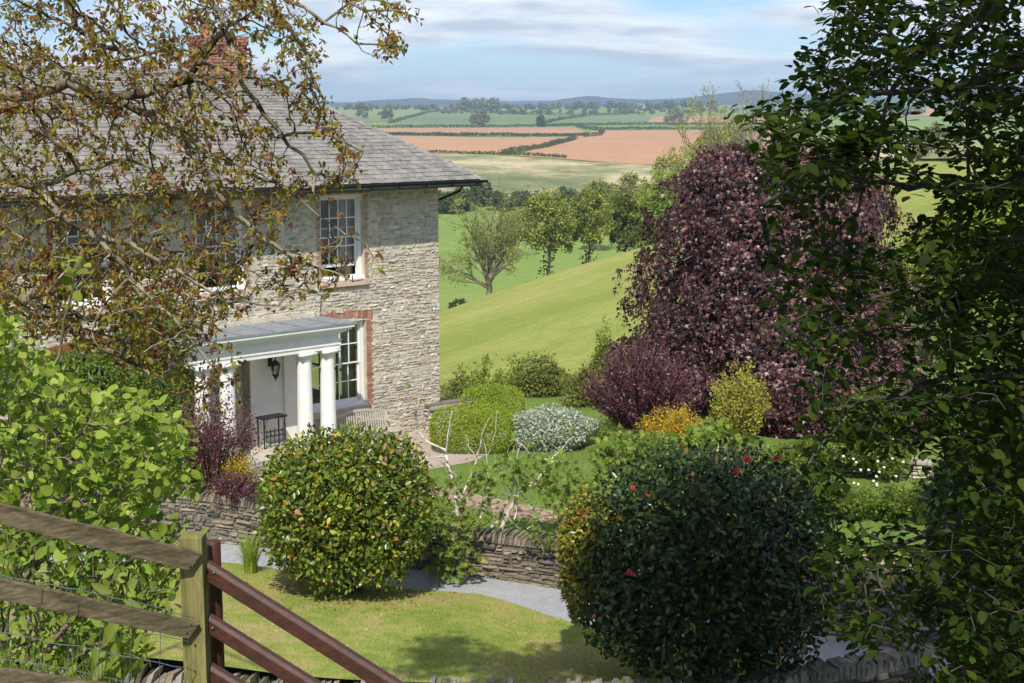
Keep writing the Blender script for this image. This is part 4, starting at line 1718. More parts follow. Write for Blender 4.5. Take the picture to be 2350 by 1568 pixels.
# low bed wall in front of the copper maple
bw = thing('bed_wall', 'low pale stone edging wall before the copper leaved tree', 'wall', (8, 37, 0))
pa, pb = on_z(1735, 1028, .44), on_z(2140, 1062, .44)
pa.z = pb.z = 0
dw = pb - pa
lw_ = dw.length
dw.normalize()
nw_ = Vector((dw.y, -dw.x, 0))
mb = MB()
mb.box(pa - nw_ * .35, dw * lw_, nw_ * .35, (0, 0, .38))
mb.build('wall_core', MATS['mortar_dark'], bw)
place_stones(bw, lambda s_, y, z: pa + dw * s_ + nw_ * y + Vector((0, 0, z)), lay_wall(lw_, .36, .06, .12, .15, .4), STONE_COLS, 'rubble_stone', 40, (.02, .05))
q = 0
while q < lw_:
    w = R.uniform(.5, .9)
    m = MB()
    m.box(pa + dw * q - nw_ * .40 + Vector((0, 0, .38)), dw * (min(w, lw_ - q) - .015), nw_ * .50, (0, 0, .06), (.42, .36, .29))
    m.build('coping_slab', MATS['paving'], bw)
    q += w

# garden path of brown slabs, laid on the terrace
path = thing('garden_path', 'narrow brown paved path across the lawn above the retaining wall', 'path', (0, 32, 0))
path['kind'] = 'structure'
PX = np.linspace(-4.0, 11.5, 60)
PYc = np.interp(PX, [-4.2, -1.8, .73, 6.6, 8.4, 11.5], [34.3, 32.8, 30.75, 27.75, 26.85, 25.35])
sl_s = np.concatenate([[0], np.cumsum(np.hypot(np.diff(PX), np.diff(PYc)))])
s_ = 0
while s_ < sl_s[-1] - .7:
    ln = R.uniform(.55, .85)
    for j in range(2):
        def pp(ss_, o):
            x, y = np.interp(ss_, sl_s, PX), np.interp(ss_, sl_s, PYc)
            d = np.array([np.interp(ss_ + .1, sl_s, PX) - np.interp(ss_ - .1, sl_s, PX), np.interp(ss_ + .1, sl_s, PYc) - np.interp(ss_ - .1, sl_s, PYc)])
            d /= np.linalg.norm(d) or 1
            x, y = x - d[1] * o, y + d[0] * o
            return Vector((x, y, float(terrace_z(x, y)) + .004))
        o0, o1 = (-.43, -.012) if j == 0 else (.002, .42)
        h = Vector((0, 0, .03 + R.uniform(0, .008)))
        a, b, c_, d_ = pp(s_, o0), pp(s_ + ln - .015, o0), pp(s_ + ln - .015, o1), pp(s_, o1)
        col_ = np.array([(.40, .275, .185), (.44, .31, .21), (.36, .25, .17)][R.integers(3)]) * R.uniform(.9, 1.1)
        m = MB()
        m.add([a, b, c_, d_, a + h, b + h, c_ + h, d_ + h], [(0, 3, 2, 1), (4, 5, 6, 7), (0, 1, 5, 4), (1, 2, 6, 5), (2, 3, 7, 6), (3, 0, 4, 7)], tuple(col_))
        m.build('paving_slab', MATS['paving'], path)
    s_ += ln
#VEG
# ================================================================ vegetation
def lumpy(n_l, amp, width):
    """random bumps on the unit sphere"""
    c = rnd_dir(n_l)
    a = R.uniform(.4, 1.0, n_l) * amp

    def f(d):
        g = np.exp(-((1 - d @ c.T) / width))
        return 1 + (g * a[None]).max(1) - amp * .5
    return f


def bush_points(center, radii, n, lump, shell=(.80, 1.0), power=2.0, zmin=-1.0, bias=1.0):
    """points near the surface of a lumpy super-ellipsoid with outward normals"""
    P, O = [], []
    c, r = np.array(center, float), np.array(radii, float)
    got = 0
    while got < n:
        d = rnd_dir(n)
        d = d[(d[:, 2] > zmin)]
        d = d[(d[:, 1] < .35) | (R.random(len(d)) < bias)]
        k = 1 / (np.abs(d) ** power).sum(1) ** (1 / power)
        s = R.uniform(shell[0], shell[1], len(d)) ** 0.6
        q = c + d * r * (k * lump(d) * s)[:, None]
        P.append(q)
        O.append(unit(d / r))
        got += len(d)
    return np.concatenate(P)[:n], np.concatenate(O)[:n]


def stems(name, parent, base, tips, rad, col, tip_r=.006):
    """woody stems from the ground up into a shrub"""
    m = MB()
    for t in tips:
        b = np.array(base) + R.normal(0, .12, 3) * [1, 1, 0]
        mid = (b + t) / 2 + R.normal(0, .12, 3) + [0, 0, .1]
        m.tube([b, b * .6 + mid * .4, mid, mid * .45 + np.array(t) * .55, t], [rad, rad * .85, rad * .6, rad * .4, tip_r], 5, False, col)
    return m.build(name, MATS['bark'], parent, True)


def bush(name, label, cat, center, radii, n, kind, size, cols, mat, w=None, group=None, lump_n=40, amp=.22, width=.06, shell=(.72, 1.0), power=2.3,
         zmin=-.9, up=.55, out=.6, rand=.55, lwidth=1.0, jit=.16, bias=.45, n_stems=8, stem_rad=.03, stem_col=(.12, .09, .06), part='foliage', droop=0.0, inner=True, base=None):
    c = np.array(center, float)
    bz = c[2] - radii[2] if base is None else base
    th = thing(name, label, cat, (c[0], c[1], bz), group)
    lf = lumpy(lump_n, amp, width)
    P, O = bush_points(c, radii, n, lf, shell, power, zmin, bias)
    Nn = unit(O * out + np.array([0, 0, up]) + R.normal(0, rand, (n, 3)))
    D = unit(O * .5 + R.normal(0, .8, (n, 3)) + np.array([0, 0, -droop]))
    sz = size * R.uniform(.65, 1.25, n)
    leaves(part, mat, th, kind, P, D, Nn, sz, palette(n, cols, w, jit), lwidth)
    if inner:
        n2 = max(n // 5, 200)
        P2, O2 = bush_points(c, np.array(radii) * .86, n2, lf, (.15, .9), power, zmin, 1)
        leaves('inner_foliage', mat, th, kind, P2, rnd_dir(n2), rnd_dir(n2), size * 1.6 * R.uniform(.8, 1.3, n2), palette(n2, cols, w, jit), lwidth)
    if n_stems:
        tips = [c + rnd_dir(1)[0] * np.array(radii) * .6 for _ in range(n_stems)]
        stems('stems', th, (c[0], c[1], bz - .05), tips, stem_rad, stem_col)
    return th, lf


# ---------------------------------------------------------------- the two clipped camellias
def flower(parent, p, r, col, nrm_=(0, -.6, .6)):
    V, F, C = [], [], []
    nn = Vector(nrm_).normalized()
    a = nn.orthogonal().normalized()
    b = nn.cross(a)
    for ring, (k, rr, h) in enumerate(((6, 1.0, .05), (5, .68, .22), (4, .36, .34))):
        for i in range(k):
            t = 2 * pi * (i + .5 * ring) / k
            d = a * cos(t) + b * sin(t)
            s_ = nn.cross(d)
            o = len(V)
            V += [nn * h * r * .4, d * r * rr * .6 + s_ * r * rr * .42 + nn * h * r, d * r * rr + nn * (h + .12) * r, d * r * rr * .6 - s_ * r * rr * .42 + nn * h * r]
            F += [(o, o + 1, o + 2), (o, o + 2, o + 3)]
            C += [np.array(col) * R.uniform(.75, 1.15)] * 4
    me = mesh('flower', V, F, np.array(C))
    return link('flower', me, MATS['petal'], parent, Vector(p))


CAM_L = [(.130, .205, .030), (.085, .150, .024), (.210, .250, .034), (.330, .280, .045), (.380, .210, .050), (.065, .110, .020)]
cl = at(800, 1340, 27.0)
czt = at(800, 988, 27.0).z
g = float(lawn_z(cl.x, 27.0))
rz = (czt - (g + .18)) / 2
caml, lfl = bush('camellia_bush', 'rounded sunlit camellia bush with glossy yellow green leaves before the porch', 'bush',
                 (cl.x, 27.0, g + .18 + rz), (1.74, 1.70, rz), 14500, 'oval', .122, CAM_L, 'leaf_glossy', [4, 4, 2.6, .9, .3, 2.4], group=None, shell=(.5, 1.0),
                 amp=.17, width=.02, lump_n=150, power=2.5, up=.45, out=.7, rand=.5, lwidth=1.15, n_stems=16, stem_rad=.03, base=g, jit=.2)
for px, py in ((887, 1022), (884, 1052), (682, 1175), (858, 1112)):
    r_ = Vector(ray(px, py))
    p = Vector((0, 0, EYE)) + r_ * ((27.0 - 1.62 + max(0, (1150 - py)) / 120 * 1.25) / r_.y)
    flower(caml, p, .055, (.75, .20, .33))
for px, py in ((880, 1012), (692, 1178)):
    pass

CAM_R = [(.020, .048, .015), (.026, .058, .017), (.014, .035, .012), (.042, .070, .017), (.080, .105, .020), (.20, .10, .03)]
cr = at(1612, 1540, 22.2)
czt = at(1612, 1030, 22.2).z
g = float(lawn_z(cr.x, 22.2))
rz = (czt - (g + .12)) / 2
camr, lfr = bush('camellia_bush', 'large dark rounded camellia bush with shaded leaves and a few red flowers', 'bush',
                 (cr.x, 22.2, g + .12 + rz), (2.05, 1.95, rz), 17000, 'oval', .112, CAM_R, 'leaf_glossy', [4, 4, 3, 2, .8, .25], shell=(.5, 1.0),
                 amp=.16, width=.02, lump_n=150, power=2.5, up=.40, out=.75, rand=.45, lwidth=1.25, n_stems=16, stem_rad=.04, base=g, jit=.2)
for px, py, rr_ in ((1714, 1055, .075), (1690, 1082, .06), (1783, 1052, .055), (1445, 1315, .06), (1452, 1120, .045)):
    r_ = Vector(ray(px, py))
    yy = 22.2 - 1.9 * math.sqrt(max(.05, 1 - ((px - 1612) / 320) ** 2)) + max(0, (1200 - py)) / 170 * 1.4
    flower(camr, Vector((0, 0, EYE)) + r_ * ((yy - .08) / r_.y), rr_, (.45, .025, .03))
# its sunlit left flank, put in as an added bush of lighter leaf colours
pb_ = at(1352, 1400, 22.1)
bush('lit_flank_bush', 'added lighter red tinged leaves standing for the sunlit left flank of the dark camellia', 'bush', (pb_.x + .08, 22.7, at(1350, 1275, 22.7).z), (.55, .8, 1.12), 4600, 'oval', .095,
     [(.17, .22, .04), (.28, .22, .04), (.30, .11, .035), (.12, .17, .03), (.34, .32, .06)], 'leaf_glossy', [4, 2.2, 1.0, 4, 1.8], amp=.2, n_stems=6, lwidth=1.2)
for px, py in ((1302, 1327), (1352, 1262)):
    pass

# ---------------------------------------------------------------- clipped box and bed shrubs
BOX = [(.300, .430, .055), (.225, .340, .042), (.370, .490, .075), (.140, .225, .03)]
p0 = at(1082, 1045, 37.2)
bush('box_hedge', 'clipped yellow green box bush beside the pink gravel, nearer of the pair', 'hedge', (p0.x, 37.5, .54), (1.12, 1.0, .58), 14000, 'quad', .045, BOX, 'leaf_soft', amp=.06, power=3.6, up=.6, group=None, base=-.02, shell=(.86, 1.0))
p0 = at(1130, 960, 40)
bush('box_hedge', 'clipped yellow green box bush behind its twin, close to the low wall', 'hedge', (p0.x, 40.2, .55), (.95, .9, .62), 9000, 'quad', .045, BOX, 'leaf_soft', amp=.06, power=3.4, up=.6, base=-.02, shell=(.86, 1.0))
p0 = at(1265, 1020, 37.0)
bush('variegated_shrub', 'silvery white leaved mound shrub between box and purple bush', 'shrub', (p0.x, 37.6, .46), (1.18, .9, .64), 7000, 'quad', .075, [(.42, .47, .35), (.56, .58, .46), (.18, .24, .12), (.40, .46, .33)], 'leaf_silver', [3, 3, 1.2, 2], amp=.3, up=.7, base=-.02)
PURP = [(.085, .024, .038), (.060, .017, .028), (.130, .036, .055), (.042, .014, .021)]


def spray_bush(name, label, cat, base, h, spread, n_sprays, per, leaf, cols, mat, kind='quad', stem_col=(.35, .22, .13), lean=(0, 0), group=None, w=None, r0=.25):
    """upright shrub of arching wands, leaves along each"""
    b = np.array(base, float)
    th = thing(name, label, cat, tuple(b), group)
    P, D = [], []
    m = MB()
    for k in range(n_sprays):
        a = R.uniform(0, 2 * pi)
        q = R.random() ** .5
        hh = h * R.uniform(.55, 1.0) * (1 - .38 * q * q)
        tip = b + np.array([cos(a) * spread * q + lean[0], sin(a) * spread * q + lean[1], hh])
        root = b + np.array([cos(a) * r0 * q, sin(a) * r0 * q, 0])
        mid = root * .45 + tip * .55 + np.array([-cos(a) * .1, -sin(a) * .1, hh * .12])
        t = np.linspace(0, 1, 7)[:, None]
        cv = (1 - t) ** 2 * root + 2 * t * (1 - t) * mid + t * t * tip
        m.tube(cv, list(np.linspace(.012, .003, 7)), 4, False, stem_col)
        u = R.uniform(.22, 1.03, per)[:, None]
        pts = (1 - u) ** 2 * root + 2 * u * (1 - u) * mid + u * u * tip + R.normal(0, .055, (per, 3))
        P.append(pts)
        D.append(unit(np.repeat((tip - mid)[None], per, 0)) * .5 + rnd_dir(per))
    P, D = np.concatenate(P), np.concatenate(D)
    n = len(P)
    leaves('foliage', mat, th, kind, P, unit(D), unit(R.normal(0, .6, (n, 3)) + [0, -.3, .8]), leaf * R.uniform(.6, 1.3, n), palette(n, cols, w, .2))
    m.build('stems', MATS['bark'], th, True)
    return th


p0 = at(1472, 1012, 38.3)
spray_bush('smoke_bush', 'deep purple leaved upright bush with pale stems in front of the copper tree', 'shrub', (p0.x, 38.4, -.05), 3.0, 1.7, 280, 75, .085, PURP, 'leaf_purple')
p0 = at(1395, 960, 38.0)
p0 = at(520, 1120, 31.8)
spray_bush('barberry_bush', 'purple leaved barberry with thin arching shoots against the white porch columns', 'shrub', (p0.x - .35, 32.0, .25), 2.7, 1.05, 110, 70, .06, PURP, 'leaf_purple', lean=(.1, 0))
p0 = at(400, 1080, 32.0)
spray_bush('barberry_bush', 'broad purple leaved barberry at the foot of the bronze tree branches', 'shrub', (p0.x, 32.1, .3), 2.0, 1.0, 100, 60, .06, PURP, 'leaf_purple')
p0 = at(540, 1120, 31.3)
spray_bush('barberry_bush', 'low dark purple barberry spilling over the wall left of the round camellia', 'shrub', (p0.x, 31.0, .15), .95, .75, 90, 60, .05, PURP, 'leaf_purple')
p0 = at(545, 1090, 31.6)
spray_bush('spirea_bush', 'small golden yellow shrub among the purple barberry by the porch', 'shrub', (p0.x, 31.7, .25), 1.15, .4, 60, 60, .045, [(.58, .46, .03), (.48, .42, .04), (.30, .31, .04)], 'leaf_soft')
p0 = at(1545, 1050, 36.5)
spray_bush('spirea_bush', 'bright golden yellow shrub at the foot of the purple bush', 'shrub', (p0.x, 36.8, -.05), 1.5, 1.0, 130, 70, .055, [(.62, .50, .03), (.55, .47, .04), (.36, .36, .05), (.50, .30, .04)], 'leaf_soft')
p0 = at(1700, 1020, 36.9)
spray_bush('golden_conifer', 'pale golden feathery conifer beside the copper leaved tree', 'conifer', (p0.x, 37.4, .0), 2.45, .85, 95, 90, .085, [(.36, .37, .09), (.25, .29, .06), (.42, .43, .14)], 'leaf_soft', stem_col=(.2, .13, .06))
p0 = at(2010, 1090, 34.4)
bush('rose_bush', 'tall loose green rose bush with small white flowers by the bed wall', 'shrub', (p0.x - .1, 34.3, 1.15), (1.05, .95, 1.2), 4200, 'quad', .10, [(.15, .23, .05), (.11, .17, .035), (.20, .27, .07)], 'leaf_soft', amp=.45, lump_n=30, base=0)
rb = bpy.data.objects['rose_bush']
for k in range(22):
    q = (R.uniform(1930, 2080), R.uniform(985, 1120))
    flower(rb, at(q[0], q[1], 33.35 - max(0, q[1] - 1100) * .004 - R.uniform(0, .1)), .038, (.85, .82, .62))

# herbaceous plants along the bed behind the right-hand lawn
for k, (px, py, h) in enumerate(((1850, 1130, .7), (1905, 1150, .8), (1965, 1165, .7), (2050, 1170, .9), (2120, 1165, 1.0), (1870, 1085, .8), (1790, 1075, .7))):
    p0 = on_z(px, py + 25, 0)
    spray_bush('border_plant', ['low leafy green clump at the left end of the border by the dark camellia', 'rounded green clump in the border, second from the dark camellia', 'green clump just left of the white flowered rose', 'tall green clump at the right foot of the white flowered rose', 'tallest leafy clump at the shaded right end of the border', 'green clump against the left half of the pale bed wall', 'leafy clump at the left corner of the pale bed wall'][k], 'plant', (p0.x, p0.y, 0), h, .55, 50, 34, .085, [(.12, .20, .035), (.17, .25, .05), (.08, .14, .03)], 'leaf_soft', stem_col=(.12, .16, .05), group='border plants behind the lawn')


def blades(name, label, cat, base, n, h, spread, cols, width=.05, group=None, mat='leaf_soft'):
    b = np.array(base, float)
    th = thing(name, label, cat, tuple(b), group)
    V, F, C = [], [], []
    for k in range(n):
        a = R.uniform(0, 2 * pi)
        d = np.array([cos(a), sin(a), 0])
        s_ = np.array([-sin(a), cos(a), 0]) * width * R.uniform(.6, 1.2) * .5
        hh = h * R.uniform(.6, 1.1)
        out_ = spread * R.uniform(.2, 1.0)
        r0 = b + d * R.uniform(0, .12)
        o = len(V)
        for f in (0, .35, .7, 1.0):
            p = r0 + d * out_ * f ** 2 + np.array([0, 0, hh * (f - .28 * f * f * f * out_ / max(spread, .01))])
            ww = (1 - f) ** .6 if f < 1 else 0.02
            V += [p - s_ * ww, p + s_ * ww]
        c = np.array(cols[R.integers(len(cols))]) * R.uniform(.75, 1.25)
        C += [c] * 8
        for i in range(3):
            F.append((o + 2 * i, o + 2 * i + 1, o + 2 * i + 3, o + 2 * i + 2))
    link('blades', mesh('blades', V, F, np.array(C)), MATS[mat], th)
    return th


for k_, (px, py) in enumerate(((1440, 1045), (1475, 1060), (1410, 1055))):
    p0 = on_z(px, py, 0)
    blades('iris_clump', 'sword leaved iris clump growing below the purple bush, ' + ('left one' if k_ == 2 else 'middle one' if k_ == 0 else 'right one'), 'plant', (p0.x, p0.y, 0), 60, .75, .35, [(.045, .12, .03), (.07, .16, .035)], .045, 'iris clumps under the purple bush')
p0 = at(2110, 1215, 30.2)
blades('iris_clump', 'long grassy leaved clump at the shaded end of the right hand lawn', 'plant', (p0.x, 30.2, 0), 90, .9, .6, [(.05, .12, .03), (.09, .17, .04)], .04)
p0 = on_z(585, 1318, -.5)
blades('fern', 'feathery bright green fern at the left foot of the round camellia', 'fern', (p0.x - .05, p0.y - .2, -.5), 170, 1.15, .45, [(.22, .34, .06), (.28, .40, .09)], .03)

# ---------------------------------------------------------------- pale fig tree by the wall
zg = lambda x, y: (1000 + x / 2.8) * .94
zy = lambda y: (900 + y / 2.8) * .94


def zp(pts, y):
    return [at((1000 + a / 2.8) * .94, (900 + b / 2.8) * .94, y + i * .0) for i, (a, b) in enumerate(pts)]


fig = thing('fig_tree', 'bare pale branched fig tree with first small leaves above the retaining wall', 'tree', tuple(at(1170, 1215, 29.3)))
FL = [([(610, 1130), (650, 1040), (700, 940), (745, 835)], .055, .04, 29.3), ([(745, 835), (715, 740), (650, 665), (590, 700)], .03, .010, 29.4), ([(745, 835), (760, 740), (730, 640), (745, 540)], .028, .008, 29.2),
      ([(745, 835), (880, 760), (940, 680), (962, 632), (1040, 640)], .035, .012, 29.6), ([(962, 632), (1010, 580), (1110, 470)], .018, .006, 29.7), ([(962, 632), (830, 595), (780, 530), (720, 470)], .016, .006, 29.5),
      ([(962, 632), (930, 540), (880, 470)], .012, .005, 29.4), ([(760, 815), (870, 790), (960, 800)], .02, .008, 29.2), ([(330, 1030), (315, 850), (272, 690), (248, 590)], .05, .035, 29.8),
      ([(248, 590), (235, 555), (120, 505), (60, 430), (40, 320), (92, 105)], .028, .005, 29.9), ([(248, 590), (262, 460), (285, 290)], .022, .006, 29.8), ([(248, 600), (100, 612), (0, 640)], .018, .006, 29.6),
      ([(300, 1000), (400, 780), (435, 690), (460, 600), (505, 420), (540, 330)], .036, .006, 30.1), ([(460, 600), (400, 530), (390, 470)], .014, .005, 30.1), ([(460, 600), (540, 590), (590, 430), (592, 290)], .014, .005, 30.0),
      ([(745, 840), (735, 960), (708, 1060), (770, 1118), (850, 1065), (855, 1000)], .026, .006, 29.0), ([(755, 830), (815, 930), (880, 1000), (890, 1045), (950, 1060)], .02, .006, 29.0),
      ([(540, 1110), (620, 1020), (690, 850), (720, 760)], .04, .02, 29.5), ([(600, 1030), (520, 900), (620, 870), (690, 845)], .014, .006, 29.2), ([(450, 1080), (520, 920), (540, 800), (520, 560), (500, 470)], .03, .005, 29.9),
      ([(270, 690), (350, 760), (400, 800)], .014, .006, 29.7), ([(700, 1055), (650, 960), (610, 900), (520, 850)], .014, .005, 28.9), ([(1000, 400), (1100, 480)], .004, .003, 29.8), ([(300, 1010), (350, 940), (410, 880)], .02, .01, 29.6)]
m = MB()
tips = []
for pts, ra, rb_, y in FL:
    q = [at((1000 + a / 2.8) * .94, (900 + b / 2.8) * .94, y + R.normal(0, .06)) for a, b in pts]
    q = [Vector(v) for v in polyline(q, .12)]
    q = [v + Vector(tuple(R.normal(0, .010, 3))) for v in q]
    n = len(q)
    m.tube(q, list(np.linspace(ra * .95, rb_ * 1.0, n)), 6, True, tuple(np.array((.60, .54, .44)) * R.uniform(.85, 1.1)))
    if rb_ < .012:
        tips.append(q[-1])
    for k in range(max(2, n // 3)):
        i = R.integers(n // 3, n)
        d = Vector(tuple(rnd_dir(1)[0])) * .8 + Vector((0, 0, .7))
        a = q[i]
        b = a + d * R.uniform(.12, .42)
        m.tube([a, a * .5 + b * .5 + Vector((0, 0, -.02)), b], [.008, .006, .004], 5, True, (.42, .33, .24))
        tips.append(b)
m.build('branches', MATS['bark'], fig, True)
P = []
for t in tips:
    if R.random() < .75:
        P += [np.array(t) + R.normal(0, .03, 3) for _ in range(R.integers(1, 4))]
P = np.array(P)
n = len(P)
leaves('foliage', 'leaf_soft', fig, 'palm', P, unit(rnd_dir(n) + [0, 0, .3]), unit(rnd_dir(n) * .5 + [0, -.2, .9]), R.uniform(.06, .17, n), palette(n, [(.14, .25, .05), (.19, .29, .06)]))

# ---------------------------------------------------------------- loose light-green shrubs with lobed leaves (along the wall)
def loose_shrub(name, label, cat, poly, depth, n_attr, roots, leaf, cols, mat='leaf_soft', kind='palm', step=.10, kill=.13, infl=2.5, tip=.004, per=2, stuff_parts=0, wood=((.14, .10, .06), (.22, .17, .11)), gravity=0.0, w=None, group=None, up=.9, lwidth=1.1, leaf_prob=.9, droop=.0, ex=2.2, rmax=.05):
    q = poly_sample(poly, n_attr)
    A = at_many(q, R.uniform(depth[0], depth[1], n_attr))
    nodes, par = [], []
    for r_ in roots:
        nodes.append(np.array(r_, float))
        par.append(-1)
    P, par = colonize(nodes, par, A, step, kill, infl, 140, .18, gravity)
    P, par = order_nodes(P, par)
    r, cnt = tree_radii(P, par, tip, ex, rmax)
    th = thing(name, label, cat, tuple(roots[0]), group)
    branch_mesh('branches', 'bark', th, P, par, r, 4, wood)
    idx = np.where(r < tip * 2.6)[0]
    idx = np.repeat(idx, per)
    idx = idx[R.random(len(idx)) < leaf_prob]
    n = len(idx)
    tw = unit(P[idx] - P[np.maximum(par[idx], 0)] + 1e-6)
    pos = P[idx] + R.normal(0, step * .35, (n, 3))
    D = unit(tw * .5 + R.normal(0, .7, (n, 3)) + [0, 0, -droop])
    Nn = unit(R.normal(0, .42, (n, 3)) + [0, -.25, up])
    sz = leaf * R.uniform(.55, 1.25, n)
    leaves('foliage', mat, th, kind, pos, D, Nn, sz, palette(n, cols, w, .15), lwidth)
    return th, pos, D, Nn, sz


LIME = [(.16, .27, .05), (.12, .21, .04), (.21, .32, .07)]
loose_shrub('currant_bush', 'loose light green currant bush climbing beside the round camellia, right of it', 'shrub',
            [(1000, 1130), (1040, 1080), (1110, 1060), (1150, 1090), (1130, 1170), (1080, 1240), (1020, 1330), (985, 1320)], (27.6, 28.6), 260, [at(1040, 1290, 28.3), at(1000, 1345, 27.4)], .13, LIME)
loose_shrub('currant_bush', 'light green lobed leaf bush behind the wall, left of the lit camellia flank', 'shrub',
            [(1130, 1050), (1250, 1040), (1330, 1060), (1380, 1110), (1330, 1180), (1300, 1240), (1230, 1130), (1150, 1110)], (28.2, 29.6), 210, [at(1290, 1240, 28.4), at(1345, 1240, 28.0)], .14, LIME)
loose_shrub('currant_bush', 'tall light green lobed leaf bush rising behind the dark camellia top', 'shrub',
            [(1350, 1030), (1430, 985), (1560, 985), (1640, 960), (1700, 990), (1770, 1010), (1790, 1060), (1600, 1080), (1450, 1110), (1360, 1120)], (25.5, 27.2), 420, [at(1480, 1230, 26.3), at(1640, 1200, 26.2)], .14, LIME)
loose_shrub('trailing_vine', 'thin trailing vine with lobed leaves hanging over the drive wall', 'vine',
            [(1020, 1220), (1080, 1230), (1120, 1270), (1110, 1310), (1070, 1345), (1000, 1340)], (27.6, 28.0), 70, [at(1020, 1225, 28.0)], .14, LIME, gravity=.02)
loose_shrub('ivy_plant', 'green ivy creeping over the coping of the drive wall', 'ivy',
            [(1195, 1212), (1260, 1225), (1300, 1240), (1310, 1285), (1250, 1260), (1200, 1240)], (27.4, 28.2), 90, [at(1250, 1250, 27.7)], .09, [(.11, .18, .03), (.17, .24, .05)], step=.07)

# ---------------------------------------------------------------- copper-leaved maple
R = np.random.default_rng(12)
def clump_crown(parent, name, mat, kind, centers, normals, rc, per, size, cols, w=None, flat=.55, droop=.25, lwidth=1.0, jit=.16, tone=.2):
    n = len(centers)
    a = rnd_dir(n * per) * (R.random((n * per, 1)) ** .45)
    Cc = np.repeat(centers, per, 0)
    Nc = np.repeat(normals, per, 0)
    a = a - Nc * (a * Nc).sum(1, keepdims=True) * (1 - flat)
    rad = np.repeat(rc * R.uniform(.7, 1.3, n), per)[:, None]
    P = Cc + a * rad
    P[:, 2] -= droop * (np.linalg.norm(a, axis=1) ** 2) * rad[:, 0]
    Nn = unit(Nc * .75 + R.normal(0, .42, (n * per, 3)) + [0, 0, .5])
    D = unit(a + Nc * .2 + R.normal(0, .4, (n * per, 3)) + [0, 0, -droop * 1.6])
    col = palette(n * per, cols, w, jit) * np.repeat(1 + R.normal(0, tone, n), per)[:, None].clip(.5, 1.6)
    return leaves(name, mat, parent, kind, P, D, Nn, size * R.uniform(.65, 1.25, n * per), np.clip(col, .003, .9), lwidth)


mc = at(1765, 900, 44.0)
maple = thing('copper_maple', 'big rounded maple with dark copper purple leaves beyond the garden beds', 'tree', (mc.x, 44, 0))
prof_z = np.array([-.3, .4, 1.2, 2.6, 3.6, 4.7, 5.2, 6.0, 6.7, 7.4, 7.9, 8.2])
prof_r = np.array([4.7, 5.1, 5.2, 4.75, 4.4, 4.15, 3.8, 3.75, 3.5, 2.9, 2.3, .9])
nc = 1500
zc = R.uniform(-.3, 8.0, nc * 4)
rr = np.interp(zc, prof_z, prof_r)
keep = R.random(nc * 4) < (rr + .8) / 6.2
zc, rr = zc[keep], rr[keep]
aa = R.uniform(0, 2 * pi, len(zc))
keep = (np.sin(aa) < .35) | (R.random(len(aa)) < .35)
zc, rr, aa = zc[keep][:nc], rr[keep][:nc], aa[keep][:nc]
lob = 1 + .07 * np.sin(aa * 5 + zc * 1.1) + .06 * np.sin(aa * 9 - zc * 2.3 + 1) + .07 * np.sin(zc * 4.6 + 2.2 * np.sin(aa * 3) + aa * 2)
lay = R.random(len(zc)) * .34 + .16 * (np.sin(aa * 7 + zc * 2.1 + 2 * np.sin(zc * 1.7)) > .35)
rad_ = rr * (lob - lay) + R.normal(0, .12, len(zc))
# lopsided: fuller and higher to the right
Cn = np.stack([mc.x + np.cos(aa) * rad_ * (1 + .04 * (np.cos(aa) > 0)), 44 + np.sin(aa) * rad_ * .95, zc + R.normal(0, .1, len(zc))], 1)
slope_n = np.gradient(np.interp(np.linspace(-.3, 8.35, 60), prof_z, prof_r), np.linspace(-.3, 8.35, 60))
sn = np.interp(zc, np.linspace(-.3, 8.35, 60), -slope_n)
On = unit(np.stack([np.cos(aa), np.sin(aa), np.clip(sn, -.2, 2.5)], 1))
COPPER = [(.064, .022, .023), (.040, .016, .018), (.115, .034, .028), (.185, .118, .100), (.032, .014, .015)]  # the pale pinkish tone paints highlights of lit leaves into the palette
clump_crown(maple, 'crown', 'leaf_purple', 'lobe', Cn, On, .56, 54, .126, COPPER, [5, 3, 2.2, 1.9, 2], flat=.30, droop=.95, tone=.36, lwidth=1.15, jit=.09)
n2 = 6000
z2 = R.uniform(0, 7.6, n2)
r2_ = np.interp(z2, prof_z, prof_r) * .68 * R.random(n2) ** .5
a2_ = R.uniform(0, 2 * pi, n2)
P2 = np.stack([mc.x + np.cos(a2_) * r2_, 44 + np.sin(a2_) * r2_, z2], 1)
leaves('inner_crown', 'leaf_purple', maple, 'quad', P2, rnd_dir(n2), rnd_dir(n2), R.uniform(.3, .5, n2), palette(n2, COPPER))
nodes, par = seed_limbs([([(mc.x, 44, -.5), (mc.x, 44, 1.2), (mc.x + .1, 44, 2.6)], None)], .3)
Pm, pm = colonize(nodes, par, Cn[R.choice(len(Cn), 330, False)], .3, .45, 8, 90, .12)
Pm, pm = order_nodes(Pm, pm)
r, cnt = tree_radii(Pm, pm, .012, 2.3, .22)
branch_mesh('trunk', 'bark', maple, Pm, pm, r, 6)

